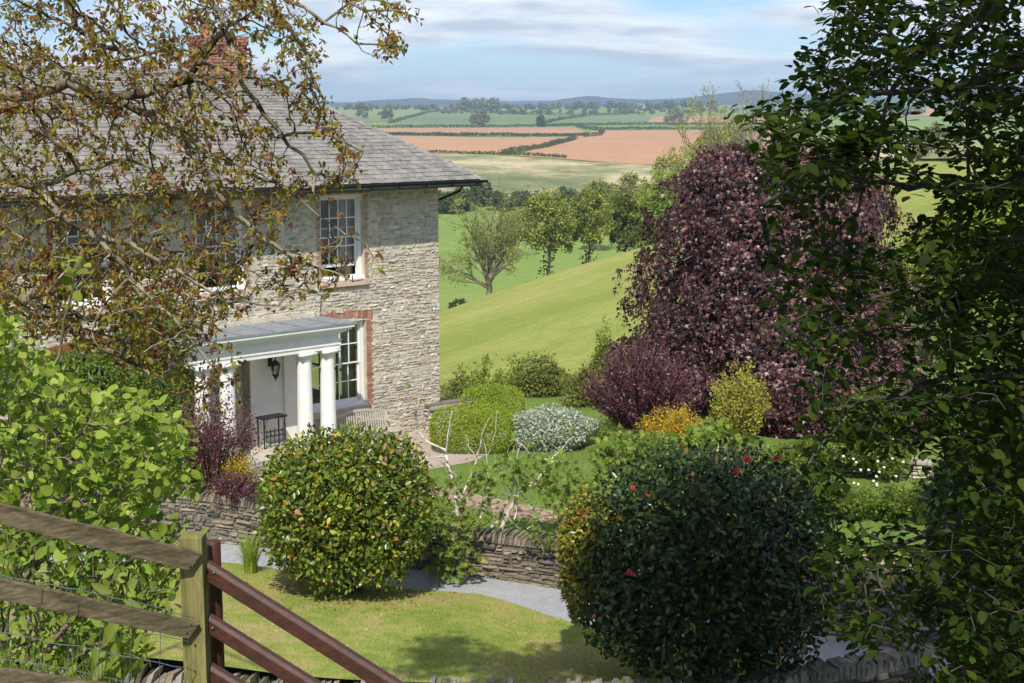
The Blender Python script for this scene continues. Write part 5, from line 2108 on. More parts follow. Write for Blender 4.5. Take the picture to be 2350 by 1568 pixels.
# low planting under the maple and along the beds
for px, py, y, wx, hz_, lab, cols, mt in ((1790, 1010, 39.0, 130, .75, 'dark copper low branches sweeping the ground behind the golden conifer', COPPER, 'leaf_purple'), (1900, 1005, 38.6, 170, .8, 'dark copper low branches sweeping the ground right of the golden conifer', COPPER, 'leaf_purple'),
                                          (2060, 1005, 38.4, 150, .8, 'dark copper low branches at the right foot of the copper tree', COPPER, 'leaf_purple'), (1840, 1065, 34.8, 120, .45, 'mid green leafy mound before the pale bed wall', [(.12, .19, .04), (.16, .24, .05)], 'leaf_soft'),
                                          (1430, 1030, 36.0, 120, .45, 'fresh green mound at the foot of the purple bush', [(.14, .23, .05), (.19, .28, .06)], 'leaf_soft'),
                                          (1610, 1050, 35.2, 150, .5, 'yellow green leafy ground plants below the golden shrubs', [(.20, .30, .05), (.26, .35, .07)], 'leaf_soft')):
    p0 = at(px, py, y)
    bush('bed_shrub', lab, 'shrub', (p0.x, y, hz_ * .8), (wx / 2 / FPX * y * 1.15, .8, hz_), 2600, 'lobe', .12, cols, mt, amp=.5, lump_n=26, n_stems=4, base=0)

# ---------------------------------------------------------------- trees in the fields
def field_tree(name, label, px, ytop, ybase, y, wpx, cols, trunk=.3, n=2600, leaf=.42, sparse=False, group=None, lobes=16, crown_from=.25, base_z=None, ivy=False, w=None):
    base = at(px, ybase, y)
    top = at(px, ytop, y)
    gz = float(HF(base.x, y)) if base_z is None else base_z
    H_ = top.z - gz
    hw = wpx / 2 / FPX * y
    th = thing(name, label, 'tree', (base.x, y, gz), group)
    c0 = np.array([base.x, y, gz])
    # crown lobes
    z0 = H_ * crown_from
    L_ = []
    for k in range(lobes):
        f = (k + .5) / lobes
        zc_ = z0 + (H_ - z0) * (.08 + .84 * f)
        rr_ = hw * (math.sin(pi * min(.96, max(.16, .20 + .72 * f))) ** .8)
        a = k * 2.4 + R.uniform(-.4, .4)
        L_.append(((cos(a) * rr_ * R.uniform(.35, .72), sin(a) * rr_ * R.uniform(.35, .7), zc_), hw * R.uniform(.30, .46)))
    ctr = np.array([l[0] for l in L_])
    rad = np.array([l[1] for l in L_])
    n = int(n * 1.9)
    leaf = leaf * .72
    nb = int(n / 28)
    k = R.integers(0, lobes, nb)
    d = rnd_dir(nb)
    d[:, 2] = np.abs(d[:, 2]) * .9 + d[:, 2] * .1
    d = unit(d)
    cen = c0 + ctr[k] + d * rad[k][:, None] * R.uniform(.55, 1.05, (nb, 1)) * [1, 1, .85]
    clump_crown(th, 'crown', 'leaf_far', 'quad', cen, d, hw * .13, 28, leaf, cols, w, flat=.8, droop=.15, tone=.22, lwidth=1.4)
    att = cen[R.choice(nb, min(nb, 70), False)]
    nodes, par = seed_limbs([([c0 - [0, 0, 1.0], c0 + [.1 * hw, 0, H_ * .22]], None)], H_ * .05)
    Pt, pt_ = colonize(nodes, par, att, H_ * .05, H_ * .07, H_, 60, .14)
    Pt, pt_ = order_nodes(Pt, pt_)
    r_, _ = tree_radii(Pt, pt_, .03, 2.2, trunk)
    branch_mesh('trunk', 'bark', th, Pt, pt_, r_, 5, ((.12, .10, .075), (.22, .19, .15)))
    if ivy:
        ni = 190
        zz_ = R.uniform(0, H_ * .5, ni)
        a = R.uniform(0, 2 * pi, ni)
        rr_ = R.uniform(.2, 1.0, ni) * (trunk + .55) * (1 - .55 * zz_ / (H_ * .5)) + R.exponential(.12, ni)
        Pi = c0 + np.stack([np.cos(a) * rr_ + .1 * hw * zz_ / (H_ * .22) * .5, np.sin(a) * rr_, zz_], 1)
        leaves('ivy', 'leaf_far', th, 'quad', Pi, rnd_dir(ni), rnd_dir(ni), R.uniform(.28, .48, ni), palette(ni, [(.045, .075, .022), (.06, .095, .03)]))
    return th


OAK = [(.185, .245, .060), (.225, .285, .075), (.14, .195, .05), (.26, .31, .10)]
DARK = [(.085, .125, .036), (.115, .155, .045), (.07, .10, .03)]
YEL = [(.27, .32, .07), (.32, .36, .10), (.21, .26, .06)]
field_tree('oak_tree', 'ivy trunked spreading oak on the ridge, first right of the bare branched tree', 1255, 452, 622, 158, 165, OAK, .34, 6000, .34, ivy=True, crown_from=.28, lobes=22)
field_tree('oak_tree', 'ivy clad narrow oak on the ridge, second right of the bare tree', 1348, 442, 600, 161, 118, OAK, .32, 4600, .34, ivy=True, crown_from=.24, lobes=20)
field_tree('oak_tree', 'dark dense oak low on the ridge beside the copper maple', 1432, 455, 580, 165, 100, [(.13, .175, .042), (.165, .205, .05), (.10, .14, .04)], .4, 3600, .45, ivy=True, crown_from=.12)
field_tree('ash_tree', 'tall dusty green ash standing behind the ridge oaks', 1372, 418, 560, 300, 100, [(.20, .26, .08), (.17, .22, .065)], .4, 3000, .6, crown_from=.2)
field_tree('ash_tree', 'bright lime green young ash left of the copper maple', 1505, 440, 575, 190, 105, [(.18, .28, .045), (.22, .32, .06), (.14, .22, .04)], .25, 2600, .4, crown_from=.2)
field_tree('willow_tree', 'soft olive willow at the upper end of the tree belt', 1450, 390, 500, 260, 130, [(.25, .28, .09), (.20, .24, .075)], .35, 3200, .5, crown_from=.1)
field_tree('willow_tree', 'pale yellow green willow above the copper maple', 1560, 335, 480, 230, 190, YEL, .35, 7000, .48, crown_from=.08)
field_tree('willow_tree', 'fresh yellow green willow touching the copper maple crown', 1640, 285, 470, 205, 180, [(.25, .34, .06), (.30, .38, .08), (.20, .28, .05)], .35, 7500, .45, crown_from=.08)
field_tree('willow_tree', 'olive green willow between oak row and yellow green willows', 1500, 410, 520, 215, 150, [(.18, .23, .06), (.22, .26, .075)], .3, 3600, .45, crown_from=.05)
field_tree('willow_tree', 'broad yellow green willow low at the left edge of the copper maple', 1525, 380, 540, 205, 150, [(.22, .30, .06), (.27, .34, .08)], .3, 5000, .45, crown_from=.04)
field_tree('willow_tree', 'tall yellow green willow at the top of the belt under the bare poplars', 1690, 268, 430, 215, 150, YEL, .35, 6000, .45, crown_from=.08)
# thorn bushes along the ridge
for k, (px, py, y, w_px, c) in enumerate(((1225, 632, 172, 60, DARK), (1052, 690, 160, 44, DARK), (1215, 640, 176, 30, DARK))):
    p0 = at(px, py, y)
    gz = float(HF(p0.x, y))
    bush('thorn_bush', ['dark thorn bush on the brow just left of the ivy clad oaks', 'small dark thorn bush on the brow near the house corner', 'smallest thorn bush on the brow between bare tree and oaks'][k], 'bush', (p0.x, y, gz + .7), (w_px / 2 / FPX * y, 1.2, 1.0), 420, 'quad', .42, c, 'leaf_far', n_stems=0, amp=.35, group='thorn bushes on the brow', inner=False)


def fan_tree(name, label, base, H, half, fork, n_limbs, cols, leaf_cols, leaf_n, r0, leaf=.25, spread=1.0, twig=1.0, leaf_low=0.0, rise=.02, rmin=.014):
    """open crowned tree: limbs fanning from a low fork, side branches at sharp angles, fine twigs"""
    b = np.array(base, float)
    P, par, rad = [b - [0, 0, .6]], [-1], [r0 * 1.25]

    def grow(i0, d, length, r, level):
        n = max(3, int(length / (.55 if level < 2 else .40)))
        step = length / n
        i = i0
        d = np.array(d, float)
        for k in range(n):
            d = unit(d + R.normal(0, .075 + .03 * level, 3) + np.array([0, 0, rise if level < 2 else .01]))
            P.append(P[i] + d * step)
            par.append(i)
            rr = r * (1 - .82 * (k + 1) / n)
            rad.append(max(rr, rmin))
            i = len(P) - 1
            f = (k + 1) / n
            if level < 3 and f > (.18 if level else .22) and R.random() < (.80 if level < 2 else .75) * twig:
                side = unit(np.cross(d, rnd_dir(1)[0]))
                nd = unit(d * .80 + side * .62 + np.array([0, 0, .06]))
                grow(i, nd, length * (.50 - .20 * f) * R.uniform(.6, 1.25), max(rr * .62, .016), level + 1)
    top = None
    for k in range(4):
        P.append(b + np.array([R.normal(0, .06), R.normal(0, .06), fork * (k + 1) / 4]))
        par.append(len(P) - 2)
        rad.append(r0 * (1 - .06 * k))
    f0 = len(P) - 1
    for k in range(n_limbs):
        a = 2 * pi * k / n_limbs * 1.618 * 3 + R.uniform(-.3, .3)
        q = (k + .5) / n_limbs
        out_ = q ** .6
        tgt = np.array([cos(a) * half * out_ * spread, sin(a) * half * out_ * spread * .8, (H - fork) * (1 - .78 * out_ ** 2.2)])
        grow(f0 - (k % 3), unit(tgt + [0, 0, .3]), np.linalg.norm(tgt) * R.uniform(.9, 1.05), r0 * R.uniform(.42, .62), 0)
    Pn, pn, rn = np.array(P), np.array(par), np.array(rad)
    th = thing(name, label, 'tree', tuple(b))
    branch_mesh('trunk', 'bark', th, Pn, pn, rn, 4, cols)
    if leaf_n:
        i = np.where(rn < .06)[0]
        w = np.clip(1 - leaf_low * (Pn[i][:, 2] - b[2]) / H, .08, 1)
        i = R.choice(i, leaf_n, p=w / w.sum())
        leaves('crown', 'leaf_far', th, 'quad', Pn[i] + R.normal(0, .22, (leaf_n, 3)), rnd_dir(leaf_n), rnd_dir(leaf_n), leaf * R.uniform(.6, 1.3, leaf_n), palette(leaf_n, leaf_cols))
    return th


# tall half-bare poplars on the right
for px, yt, y, wd, ln, lab in ((1628, 200, 196, 105, 6500, 'tall half bare poplar with pale branches, left one above the maple'), (1722, 186, 203, 100, 700, 'tall bare twiggy poplar above the maple, right of the leafier one'), (1790, 212, 208, 80, 900, 'half bare poplar partly behind the dark beech leaves')):
    base = at(px, 430, y)
    gz = float(HF(base.x, y))
    fan_tree('poplar_tree', lab, (base.x, y, gz), (at(px, yt, y).z - gz) * .84, wd / 2 / FPX * y * 1.15, 5.0, 10, ((.19, .17, .125), (.32, .29, .22)), [(.27, .32, .08), (.33, .36, .11)], ln, .30, .28, .75, .85, 0.0, .05, .028)
# the bare branched tree beyond the brow
R = np.random.default_rng(41)
base = at(1124, 668, 156)
gz = float(HF(base.x, 156))
fan_tree('bare_tree', 'wide half bare oak with bare grey branches standing alone on the brow', (base.x, 156, gz), (at(1124, 436, 156).z - gz) * .95, 5.6, 2.1, 15, ((.11, .10, .065), (.30, .27, .20)), [(.17, .22, .05), (.22, .26, .07)], 9000, .32, .21, 1.0, .95, .7, .018)

# dark thicket at the foot of the stubble field
for k, (px, yt, yb, wd, c) in enumerate(((1015, 445, 490, 80, DARK), (1060, 440, 490, 80, DARK), (1100, 422, 488, 75, DARK), (1040, 450, 490, 70, OAK), (1150, 448, 490, 70, DARK), (1195, 446, 492, 70, DARK), (1300, 440, 490, 90, DARK), (960, 445, 490, 80, DARK), (1390, 425, 480, 90, OAK))):
    field_tree('hedgerow_tree', ['dark round tree beside the gutter end in the far thicket', 'dark tree in the far thicket behind the bare tree, left half', 'tallest dark tree of the far thicket, above the bare tree', 'olive green small tree in the thicket near the house corner', 'dark tree in the thicket right of the bare tree top', 'dark low tree in the thicket left of the white hawthorn', 'dark tree in the thicket behind the ridge oaks', 'dark tree of the far thicket mostly behind the house', 'olive tree of the far thicket behind the tall ash'][k], px, yt, yb, 410 + (k % 3) * 8, wd, c, .3, 1500, .9, lobes=10, crown_from=.02, group='hedgerow trees below the stubble field')
field_tree('hawthorn_tree', 'white blossoming hawthorn in the hedgerow below the stubble field', 1238, 444, 478, 398, 36, [(.62, .62, .52), (.5, .52, .42), (.3, .36, .2)], .2, 700, .7, lobes=7, crown_from=.05)


# hedges between the fields
def hedge(label, pts, h, wdt, n, cols, leaf, group=None):
    Q = [np.array(hit(*p)) for p in pts]
    h, wdt, leaf, n = h * .62, wdt * .8, leaf * .42, int(n * 2.2)
    L_ = np.concatenate([[0], np.cumsum([np.linalg.norm(b - a) for a, b in zip(Q[:-1], Q[1:])])])
    s_ = R.uniform(0, L_[-1], n)
    P = np.stack([np.interp(s_, L_, [q[k] for q in Q]) for k in range(3)], 1)
    P[:, 2] = HF(P[:, 0], P[:, 1])
    i = np.clip(np.searchsorted(L_, s_) - 1, 0, len(Q) - 2)
    T = unit(np.array([Q[a + 1] - Q[a] for a in range(len(Q) - 1)]))[i]
    sd = np.stack([-T[:, 1], T[:, 0], 0 * s_], 1)
    hv = h * (1 + .12 * np.sin(s_ * .05) + .10 * np.sin(s_ * .21 + 2))
    P = P + sd * R.normal(0, wdt * .4, (n, 1))
    P[:, 2] += hv * R.random(n) ** .7
    th = thing('hedge', label, 'hedge', tuple(Q[len(Q) // 2]), group)
    leaves('foliage', 'leaf_far', th, 'quad', P, rnd_dir(n), unit(rnd_dir(n) + [0, -.3, .6]), leaf * R.uniform(.6, 1.3, n), palette(n, cols, None, .25), 1.6)
    return th


HC = [(.060, .080, .026), (.085, .105, .035), (.11, .12, .045), (.05, .065, .022)]
hedge('long dark hedge running level above the largest ploughed field on the left', [(700, 310), (900, 311), (1100, 314), (1250, 314), (1350, 313)], 4.2, 2.2, 3000, HC, 2.2)
hedge('thin far hedge closing the upper ploughed strips', [(700, 298), (900, 294), (1100, 293), (1240, 292), (1340, 288), (1600, 287), (1800, 287)], 4.5, 2.5, 3000, HC, 2.6)
hedge('diagonal hedge splitting the two large ploughed fields', [(1150, 358), (1200, 349), (1260, 338), (1320, 322)], 4.6, 2.2, 1500, HC, 1.8)
hedge('hedge between ploughed field and the green slope below it', [(700, 345), (900, 349), (1060, 353), (1160, 356), (1230, 359), (1300, 364)], 2.2, 1.8, 1400, HC, 1.6)
hedge('curved hedge bending between ploughed strip and large field', [(1322, 292), (1345, 297), (1385, 302), (1378, 312), (1340, 316)], 5.0, 2.5, 1200, HC, 2.2)
hedge('level hedge above the large right hand ploughed field', [(1385, 299), (1500, 298), (1640, 298), (1800, 298)], 4.0, 2.2, 1600, HC, 2.2)
hedge('hedge climbing between pale meadow and green meadow', [(895, 285), (930, 274), (975, 262), (1010, 255)], 6, 4, 800, HC, 3.4)
hedge('hedge line across the far green meadows', [(1010, 258), (1130, 261), (1240, 266), (1345, 266), (1480, 264)], 6, 4, 1000, HC, 3.6)
hedge('slanting hedge among the far green meadows on the right', [(1235, 289), (1290, 276), (1345, 268), (1440, 264)], 6, 4, 900, HC, 3.4)

# far tree line under the moor
far_m = []
for v_ in range(5):
    nb = 130
    d = rnd_dir(nb)
    cc = np.array([[-3, 0, 6], [3, 1, 7], [0, -1, 10], [1, 2, 5], [-1, 0, 4.5]])
    k = R.integers(0, 5, nb)
    P = cc[k] + d * R.uniform(2.5, 4.4, (nb, 1)) * [1.2, 1, .95]
    tone = [(.10, .135, .05), (.125, .155, .06), (.17, .175, .085), (.08, .115, .05), (.14, .165, .06)][v_]
    V, F, C = leaves_arrays('quad', P, rnd_dir(nb), unit(d + [0, -.2, .4]), R.uniform(2.2, 3.8, nb), palette(nb, [tone], None, .22), 1.7)
    mb = MB()
    mb.tube([(0, 0, -2), (0, 0, 6)], [.5, .3], 5, False, (.1, .09, .07))
    V = np.concatenate([V, np.array(mb.V)])
    C = np.concatenate([C, np.array(mb.C)])
    Fq = [tuple(f) for f in F] + [tuple(i + len(V) - len(mb.V) for i in f) for f in mb.F]
    me = mesh('far_tree', V, Fq, C)
    me.materials.append(MATS['leaf_far'])
    far_m.append(me)
spots = []
for px in np.arange(770, 1640, 6):
    den = .9 if 1040 < px < 1230 else .65
    if R.random() < den:
        spots.append((px + R.uniform(-5, 5), R.uniform(2420, 2700), R.uniform(.75, 1.25) * (1.55 if 1050 < px < 1140 else 1.15 if px > 1270 else .8)))
for px in np.arange(1000, 1700, 8):
    if R.random() < .7:
        spots.append((px + R.uniform(-5, 5), R.uniform(2150, 2350), R.uniform(.5, .9)))
for px in np.arange(1720, 2350, 11):
    spots.append((px + R.uniform(-5, 5), R.uniform(1900, 2500), R.uniform(.8, 1.5)))
for k, (px, y, sc) in enumerate(spots):
    x = (px - CX) / FPX * y
    o = bpy.data.objects.new('far_tree', far_m[R.integers(5)])
    COL.objects.link(o)
    o.location = (x, y, float(HF(x, y)) - .5)
    sc *= .85
    o.scale = (sc * R.uniform(.9, 1.3), sc, sc)
    o.rotation_euler = (0, 0, R.uniform(0, 6))
    tag(o, 'small hazy tree in the far tree line under the blue moor', 'tree', 'far tree line')
for px, py, y, wd, c, lab in ((1100, 289, 1480, 66, [(.15, .17, .07), (.19, .2, .09)], 'pale round tree clump on the hedge above the upper ploughed strip'), (830, 262, 1900, 52, [(.17, .17, .11), (.14, .15, .09)], 'grey green tree clump beside the pale striped meadow'), (1550, 284, 1550, 70, [(.17, .18, .09), (.2, .2, .11)], 'pale willow clump at the edge of the far right ploughed field'), (890, 277, 1800, 40, [(.12, .14, .07)], 'grey green bush group under the pale striped meadow'), (1240, 290, 1480, 24, [(.12, .14, .05)], 'small scrubby tree on the far hedge near the gap')):
    field_tree('round_tree', lab, px, py - 24, py, y, wd, c, .4, 700, 2.4, lobes=9, crown_from=.05)
cot = thing('farmhouse', 'tiny white farmhouse among trees in front of the moor', 'house', tuple(hit(1468, 251)))
m = MB()
c = Vector(cot.location)
m.abox(c.x - 9, c.x + 9, c.y - 4, c.y + 4, c.z - 1, c.z + 6)
m.build('wall', MATS['white_paint'], cot)
m = MB()
m.add([(c.x - 9.5, c.y - 5, c.z + 6), (c.x + 9.5, c.y - 5, c.z + 6), (c.x + 9.5, c.y + 5, c.z + 6), (c.x - 9.5, c.y + 5, c.z + 6), (c.x - 9, c.y, c.z + 10), (c.x + 9, c.y, c.z + 10)], [(0, 1, 5, 4), (2, 3, 4, 5), (1, 2, 5), (3, 0, 4), (3, 2, 1, 0)], (.15, .15, .16))
m.build('roof', MATS['slate'], cot)
m = MB()
for dx in (-5, 0, 5):
    m.abox(c.x + dx - .6, c.x + dx + .6, c.y - 4.06, c.y - 3.98, c.z + 2.6, c.z + 4.2)
m.build('windows', MATS['black_plastic'], cot).name = 'window_row'

# scrub at the garden's far edge
SCR = [(.19, .26, .06), (.24, .32, .075), (.15, .20, .05), (.27, .33, .10)]
for k, (px, py, y, wx, hz, lab, cols) in enumerate(((1060, 930, 50, 110, 1.5, 'grey green bramble mound behind the box bushes', [(.24, .28, .12), (.29, .31, .15), (.19, .23, .09)]), (1180, 930, 53, 150, 1.7, 'leafy green scrub behind the silvery shrub', SCR), (1290, 935, 51, 140, 1.5, 'olive bramble thicket left of the purple bush', [(.21, .25, .08), (.17, .20, .07), (.25, .28, .10)]), (1390, 880, 54, 90, 2.6, 'bright green bush peeping left of the purple bush', [(.19, .28, .05), (.15, .22, .045)]))):
    p0 = at(px, py, y)
    bush('scrub_bush', lab, 'bush', (p0.x, y, p0.z + .3), (wx / 2 / FPX * y * 1.2, 1.4, hz * .75), 4200, 'quad', .11, cols, 'leaf_soft', amp=.8, n_stems=5, lump_n=14, width=.04, base=p0.z - .5, shell=(.5, 1.0))
for px, py, y, h, lab in ((1105, 925, 49.5, 2.3, 'loose bright green thorn shoots by the house corner'), (1230, 930, 50.5, 1.9, 'loose pale green scrub shoots behind the silvery shrub')):
    p0 = at(px, py, y)
    spray_bush('scrub_bush', lab, 'bush', tuple(p0 - Vector((0, 0, .5))), h, 1.3, 60, 55, .11, [(.24, .34, .06), (.19, .27, .05)], 'leaf_soft', stem_col=(.2, .16, .1))
for px, py, y, wx, lab, cols in ((1345, 965, 43.5, 110, 'olive green sprawling scrub between silvery shrub and purple bush', [(.17, .21, .07), (.21, .25, .08)]), (1240, 955, 45.5, 150, 'olive green low scrub just behind the silvery shrub', [(.19, .23, .08), (.15, .19, .06)])):
    p0 = at(px, py, y)
    bush('scrub_bush', lab, 'bush', (p0.x, y, .35), (wx / 2 / FPX * y * 1.2, 1.2, .9), 3400, 'quad', .10, cols, 'leaf_soft', amp=.7, n_stems=5, lump_n=14, width=.04, base=-.1, shell=(.5, 1.0))

# green climber on the house wall
p0 = HW(-9.2, .25, 2.3)
bush('wall_climber', 'dense green climbing shrub on the house wall left of the porch', 'climber', (p0.x, p0.y, 2.55), (1.05, .85, 2.2), 8500, 'quad', .085, [(.15, .25, .04), (.11, .19, .03), (.20, .30, .06)], 'leaf_soft', amp=.3, base=.3)
p0 = at(330, 662, 34)
flower(bpy.data.objects['wall_climber'], at(330, 662, 32.6), .07, (.7, .03, .03))

p0 = HW(-11.2, .35, 2.0)
bush('wall_climber', 'broad green shrub against the house wall at the far left', 'climber', (p0.x, p0.y, 1.9), (1.5, .9, 1.9), 7000, 'quad', .095, [(.13, .22, .04), (.09, .16, .03), (.17, .26, .06)], 'leaf_soft', amp=.35, base=.2)

# sunlit tree on the right, glimpsed through the beech
for px, yt, yb, y, wd, lab, c in ((2200, 420, 1000, 56, 420, 'bright lime green tree glimpsed between the dark beech leaves', [(.24, .34, .05), (.19, .28, .04), (.28, .37, .08)]), (2360, 350, 960, 64, 300, 'sunlit green tree at the far right behind the beech', [(.20, .30, .05), (.15, .23, .04)])):
    base = at(px, yb, y)
    top = at(px, yt, y)
    bush('garden_tree', lab, 'tree', (base.x, y, (top.z + base.z) / 2), (wd / 2 / FPX * y, 3.2, (top.z - base.z) / 2), 9000, 'quad', .22, c, 'leaf_soft', amp=.4, lump_n=30, n_stems=5, stem_rad=.12, part='crown', base=-2)
field_tree('oak_tree', 'olive oak on the skyline seen through gaps of the beech', 2140, 300, 400, 230, 150, [(.16, .17, .06), (.12, .14, .05)], .4, 2600, .5, crown_from=.1)
# shade shrubs at right
for px, py, y, rx, rz, lab in ((2290, 1180, 20, 1.05, 1.5, 'dark heart leaved lilac shrub at the right end of the garden wall'), (2330, 1420, 17.5, .8, 1.2, 'dark evergreen shrub low at the right edge above the gravel')):
    p0 = at(px, py, y)
    bush('lilac_shrub', lab, 'shrub', (p0.x, y, p0.z), (rx, 1.0, rz), 3600, 'round', .115, [(.05, .10, .025), (.07, .13, .03), (.035, .07, .02)], 'leaf_dark', amp=.3, n_stems=9, stem_rad=.03, base=p0.z - rz - .6)

# ---------------------------------------------------------------- fence and hand rail
def zc(zx, zy_):
    """survey point from the enlarged corner view"""
    return (zx / 3.2125) * .94, (1180 + zy_ / 3.2125) * .94


fen = thing('fence', 'weathered post and rail fence with wire netting in the lower left corner', 'fence', tuple(at(440, 1568, 6.0)))
FY = 6.0


def plank(parent, name, mat, a, b, c, d, ya, yb, th, cut=None):
    """board whose visible face is the quad a b c d (survey px), ya left depth, yb right depth"""
    A, B, C_, D_ = at(*a, ya), at(*b, yb), at(*c, yb), at(*d, ya)
    n_ = (B - A).cross(D_ - A).normalized()
    if n_.y < 0:
        n_ = -n_
    m = MB()
    m.add([A, B, C_, D_, A + n_ * th, B + n_ * th, C_ + n_ * th, D_ + n_ * th], [(0, 1, 2, 3), (7, 6, 5, 4), (4, 5, 1, 0), (5, 6, 2, 1), (6, 7, 3, 2), (7, 4, 0, 3)])
    o = m.build(name, MATS[mat], parent)
    bv = o.modifiers.new('bevel', 'BEVEL')
    bv.width = .003
    bv.segments = 2
    return o


plank(fen, 'rail', 'fence_board', (-60, 1142), (464, 1271), (436, 1311), (-60, 1190), 5.55, 5.93, .032)
plank(fen, 'rail', 'fence_board', (-60, 1316), (459, 1432), (434, 1467), (-60, 1365), 5.55, 5.93, .032)
plank(fen, 'rail', 'fence_board', (-60, 1526), (180, 1562), (420, 1600), (-60, 1590), 5.55, 5.75, .032)
m = MB()
pt, pb = at(440, 1229, 6.0), at(446, 1620, 6.0)
m.box(Vector((pt.x - .050, 5.965, pb.z - .5)), (.101, 0, 0), (0, .10, 0), (0, 0, pt.z - pb.z + .5))
o = m.build('post', MATS['fence_post'], fen)
bv = o.modifiers.new('bevel', 'BEVEL')
bv.width = .004
bv.segments = 2
for zx, zy_ in ((1490, 580), (1492, 652), (1503, 1110), (1468, 1175), (1530, 1270), (1530, 1475)):
    m = MB()
    p = at(*zc(zx, zy_), 5.92 if zy_ < 1200 else 5.96)
    m.tube([p + Vector((0, .004, 0)), p - Vector((0, .004, 0))], .0035, 6, True)
    m.build('nail', MATS['black_plastic'], fen)


def wire_line(pts, y0_, y1_, rad=.0014):
    m = MB()
    n = len(pts)
    q = [at(*zc(*p), y0_ + (y1_ - y0_) * i / (n - 1)) for i, p in enumerate(pts)]
    q = [Vector(v) + Vector(tuple(R.normal(0, .002, 3))) for v in polyline(q, .05)]
    m.tube(q, rad, 4, False)
    return m.build('wire', MATS['wire'], fen, True)


wire_line([(-30, 715), (300, 780), (700, 850), (1100, 940), (1430, 1030), (1530, 1060)], 5.6, 5.95, .002)
wire_line([(-30, 1165), (500, 1260), (1000, 1360), (1440, 1450), (1530, 1478)], 5.6, 5.95, .002)
wire_line([(-30, 1370), (500, 1450), (1000, 1560)], 5.6, 5.8, .0018)
wire_line([(1100, 1170), (1300, 1205), (1500, 1245)], 5.8, 5.95)
for zx in (60, 310, 540, 780, 1020, 1250):
    wire_line([(zx + 18, 720 + zx * .21), (zx, 1170 + zx * .2), (zx - 8, 1390 + zx * .17)], 5.65, 5.72, .0014)

hr = thing('stair_handrail', 'red brown stained timber handrail with three sloping rails beside the fence post', 'handrail', tuple(at(490, 1568, 6.2)))
m = MB()
pt = at(487, 1245, 6.15)
m.tube([Vector((pt.x, 6.17, pt.z - 1.2)), Vector((pt.x, 6.17, pt.z - .008)), Vector((pt.x, 6.17, pt.z))], [.033, .033, .030], 20)
m.build('post', MATS['stained_timber'], hr, True)


def rail3(a, b, thick, y0_, y1_):
    A, B = at(*a, y0_), at(*b, y1_)
    d = (B - A).normalized()
    up_ = Vector((0, 0, 1)) - d * d.z
    up_.normalize()
    sd = d.cross(up_)
    m = MB()
    w_, h_ = .060, thick
    prof_ = [(-.5, -.5), (.5, -.5), (.5, .28), (.25, .5), (-.25, .5), (-.5, .28)]
    V = [A + sd * (x * w_) + up_ * (z * h_) for x, z in prof_] + [B + sd * (x * w_) + up_ * (z * h_) for x, z in prof_]
    F = [(i, (i + 1) % 6, 6 + (i + 1) % 6, 6 + i) for i in range(6)] + [tuple(range(5, -1, -1)), tuple(range(6, 12))]
    m.add(V, F)
    o = m.build('rail', MATS['stained_timber'], hr)
    bv = o.modifiers.new('bevel', 'BEVEL')
    bv.width = .004
    bv.segments = 2


rail3((470, 1302), (960, 1612), .075, 6.06, 5.9)
rail3((474, 1424), (800, 1628), .072, 6.06, 5.95)
rail3((474, 1535), (620, 1622), .070, 6.06, 6.0)
for px, py in ((491, 1313), (488, 1440)):
    m = MB()
    p = at(px, py, 6.02)
    m.tube([p, p - Vector((0, .008, 0))], .006, 8)
    m.build('bolt', MATS['wire'], hr)

# ---------------------------------------------------------------- hazel and its neighbours (left)
HZ = [(.235, .36, .062), (.18, .29, .050), (.30, .42, .10), (.13, .22, .04)]
hz, hp, hd, hn, hs = loose_shrub('hazel_bush', 'big bright green hazel bush with round toothed leaves behind the fence', 'bush',
                                 [(-60, 690), (30, 740), (60, 800), (130, 850), (230, 900), (330, 915), (420, 960), (450, 1050), (440, 1120), (370, 1160), (300, 1190), (200, 1230), (100, 1250), (-60, 1250)], (7.4, 9.8), 1900,
                                 [at(60, 1640, 8.6), at(160, 1650, 8.8), at(-40, 1640, 8.2), at(250, 1660, 8.9)], .062, HZ, kind='round', step=.08, kill=.090, infl=4, per=4, leaf_prob=.80, tip=.0028, wood=((.20, .15, .10), (.32, .25, .17)), up=.75, lwidth=1.0, rmax=.026)
sel = np.argsort(np.linalg.norm(hp - [0, 0, EYE], axis=1))[:220]
dup_leaf_parts(hz, 'round', 'leaf_soft', hp[sel] + [0, -.05, .02], unit(hd[sel] + rnd_dir(220) * .3), hn[sel], hs[sel] * .9, [tuple(np.array(c) * f) for c in HZ[:3] for f in (.85, 1.1)])
loose_shrub('hazel_bush', 'slender hazel shoots reaching up in front of the left upper window', 'bush',
            [(135, 560), (200, 560), (205, 640), (190, 700), (150, 690)], (8.6, 9.2), 60, [at(110, 900, 8.9)], .075, HZ, kind='round', step=.08, kill=.09, infl=4, per=1, tip=.003, up=.5, lwidth=1.0)
loose_shrub('honeysuckle_bush', 'green pointed leaf shrub behind the fence rails', 'shrub',
            [(-60, 1230), (150, 1210), (300, 1190), (400, 1180), (440, 1230), (430, 1330), (380, 1400), (330, 1470), (280, 1560), (200, 1600), (-60, 1600)], (7.0, 9.0), 1600,
            [at(100, 1700, 8.0), at(220, 1700, 8.2), at(0, 1700, 7.6)], .085, [(.17, .28, .045), (.13, .21, .035), (.22, .32, .06)], kind='oval', step=.09, kill=.11, infl=4, per=3, leaf_prob=.8, tip=.003, up=.5, wood=((.10, .08, .05), (.2, .16, .11)), rmax=.02)
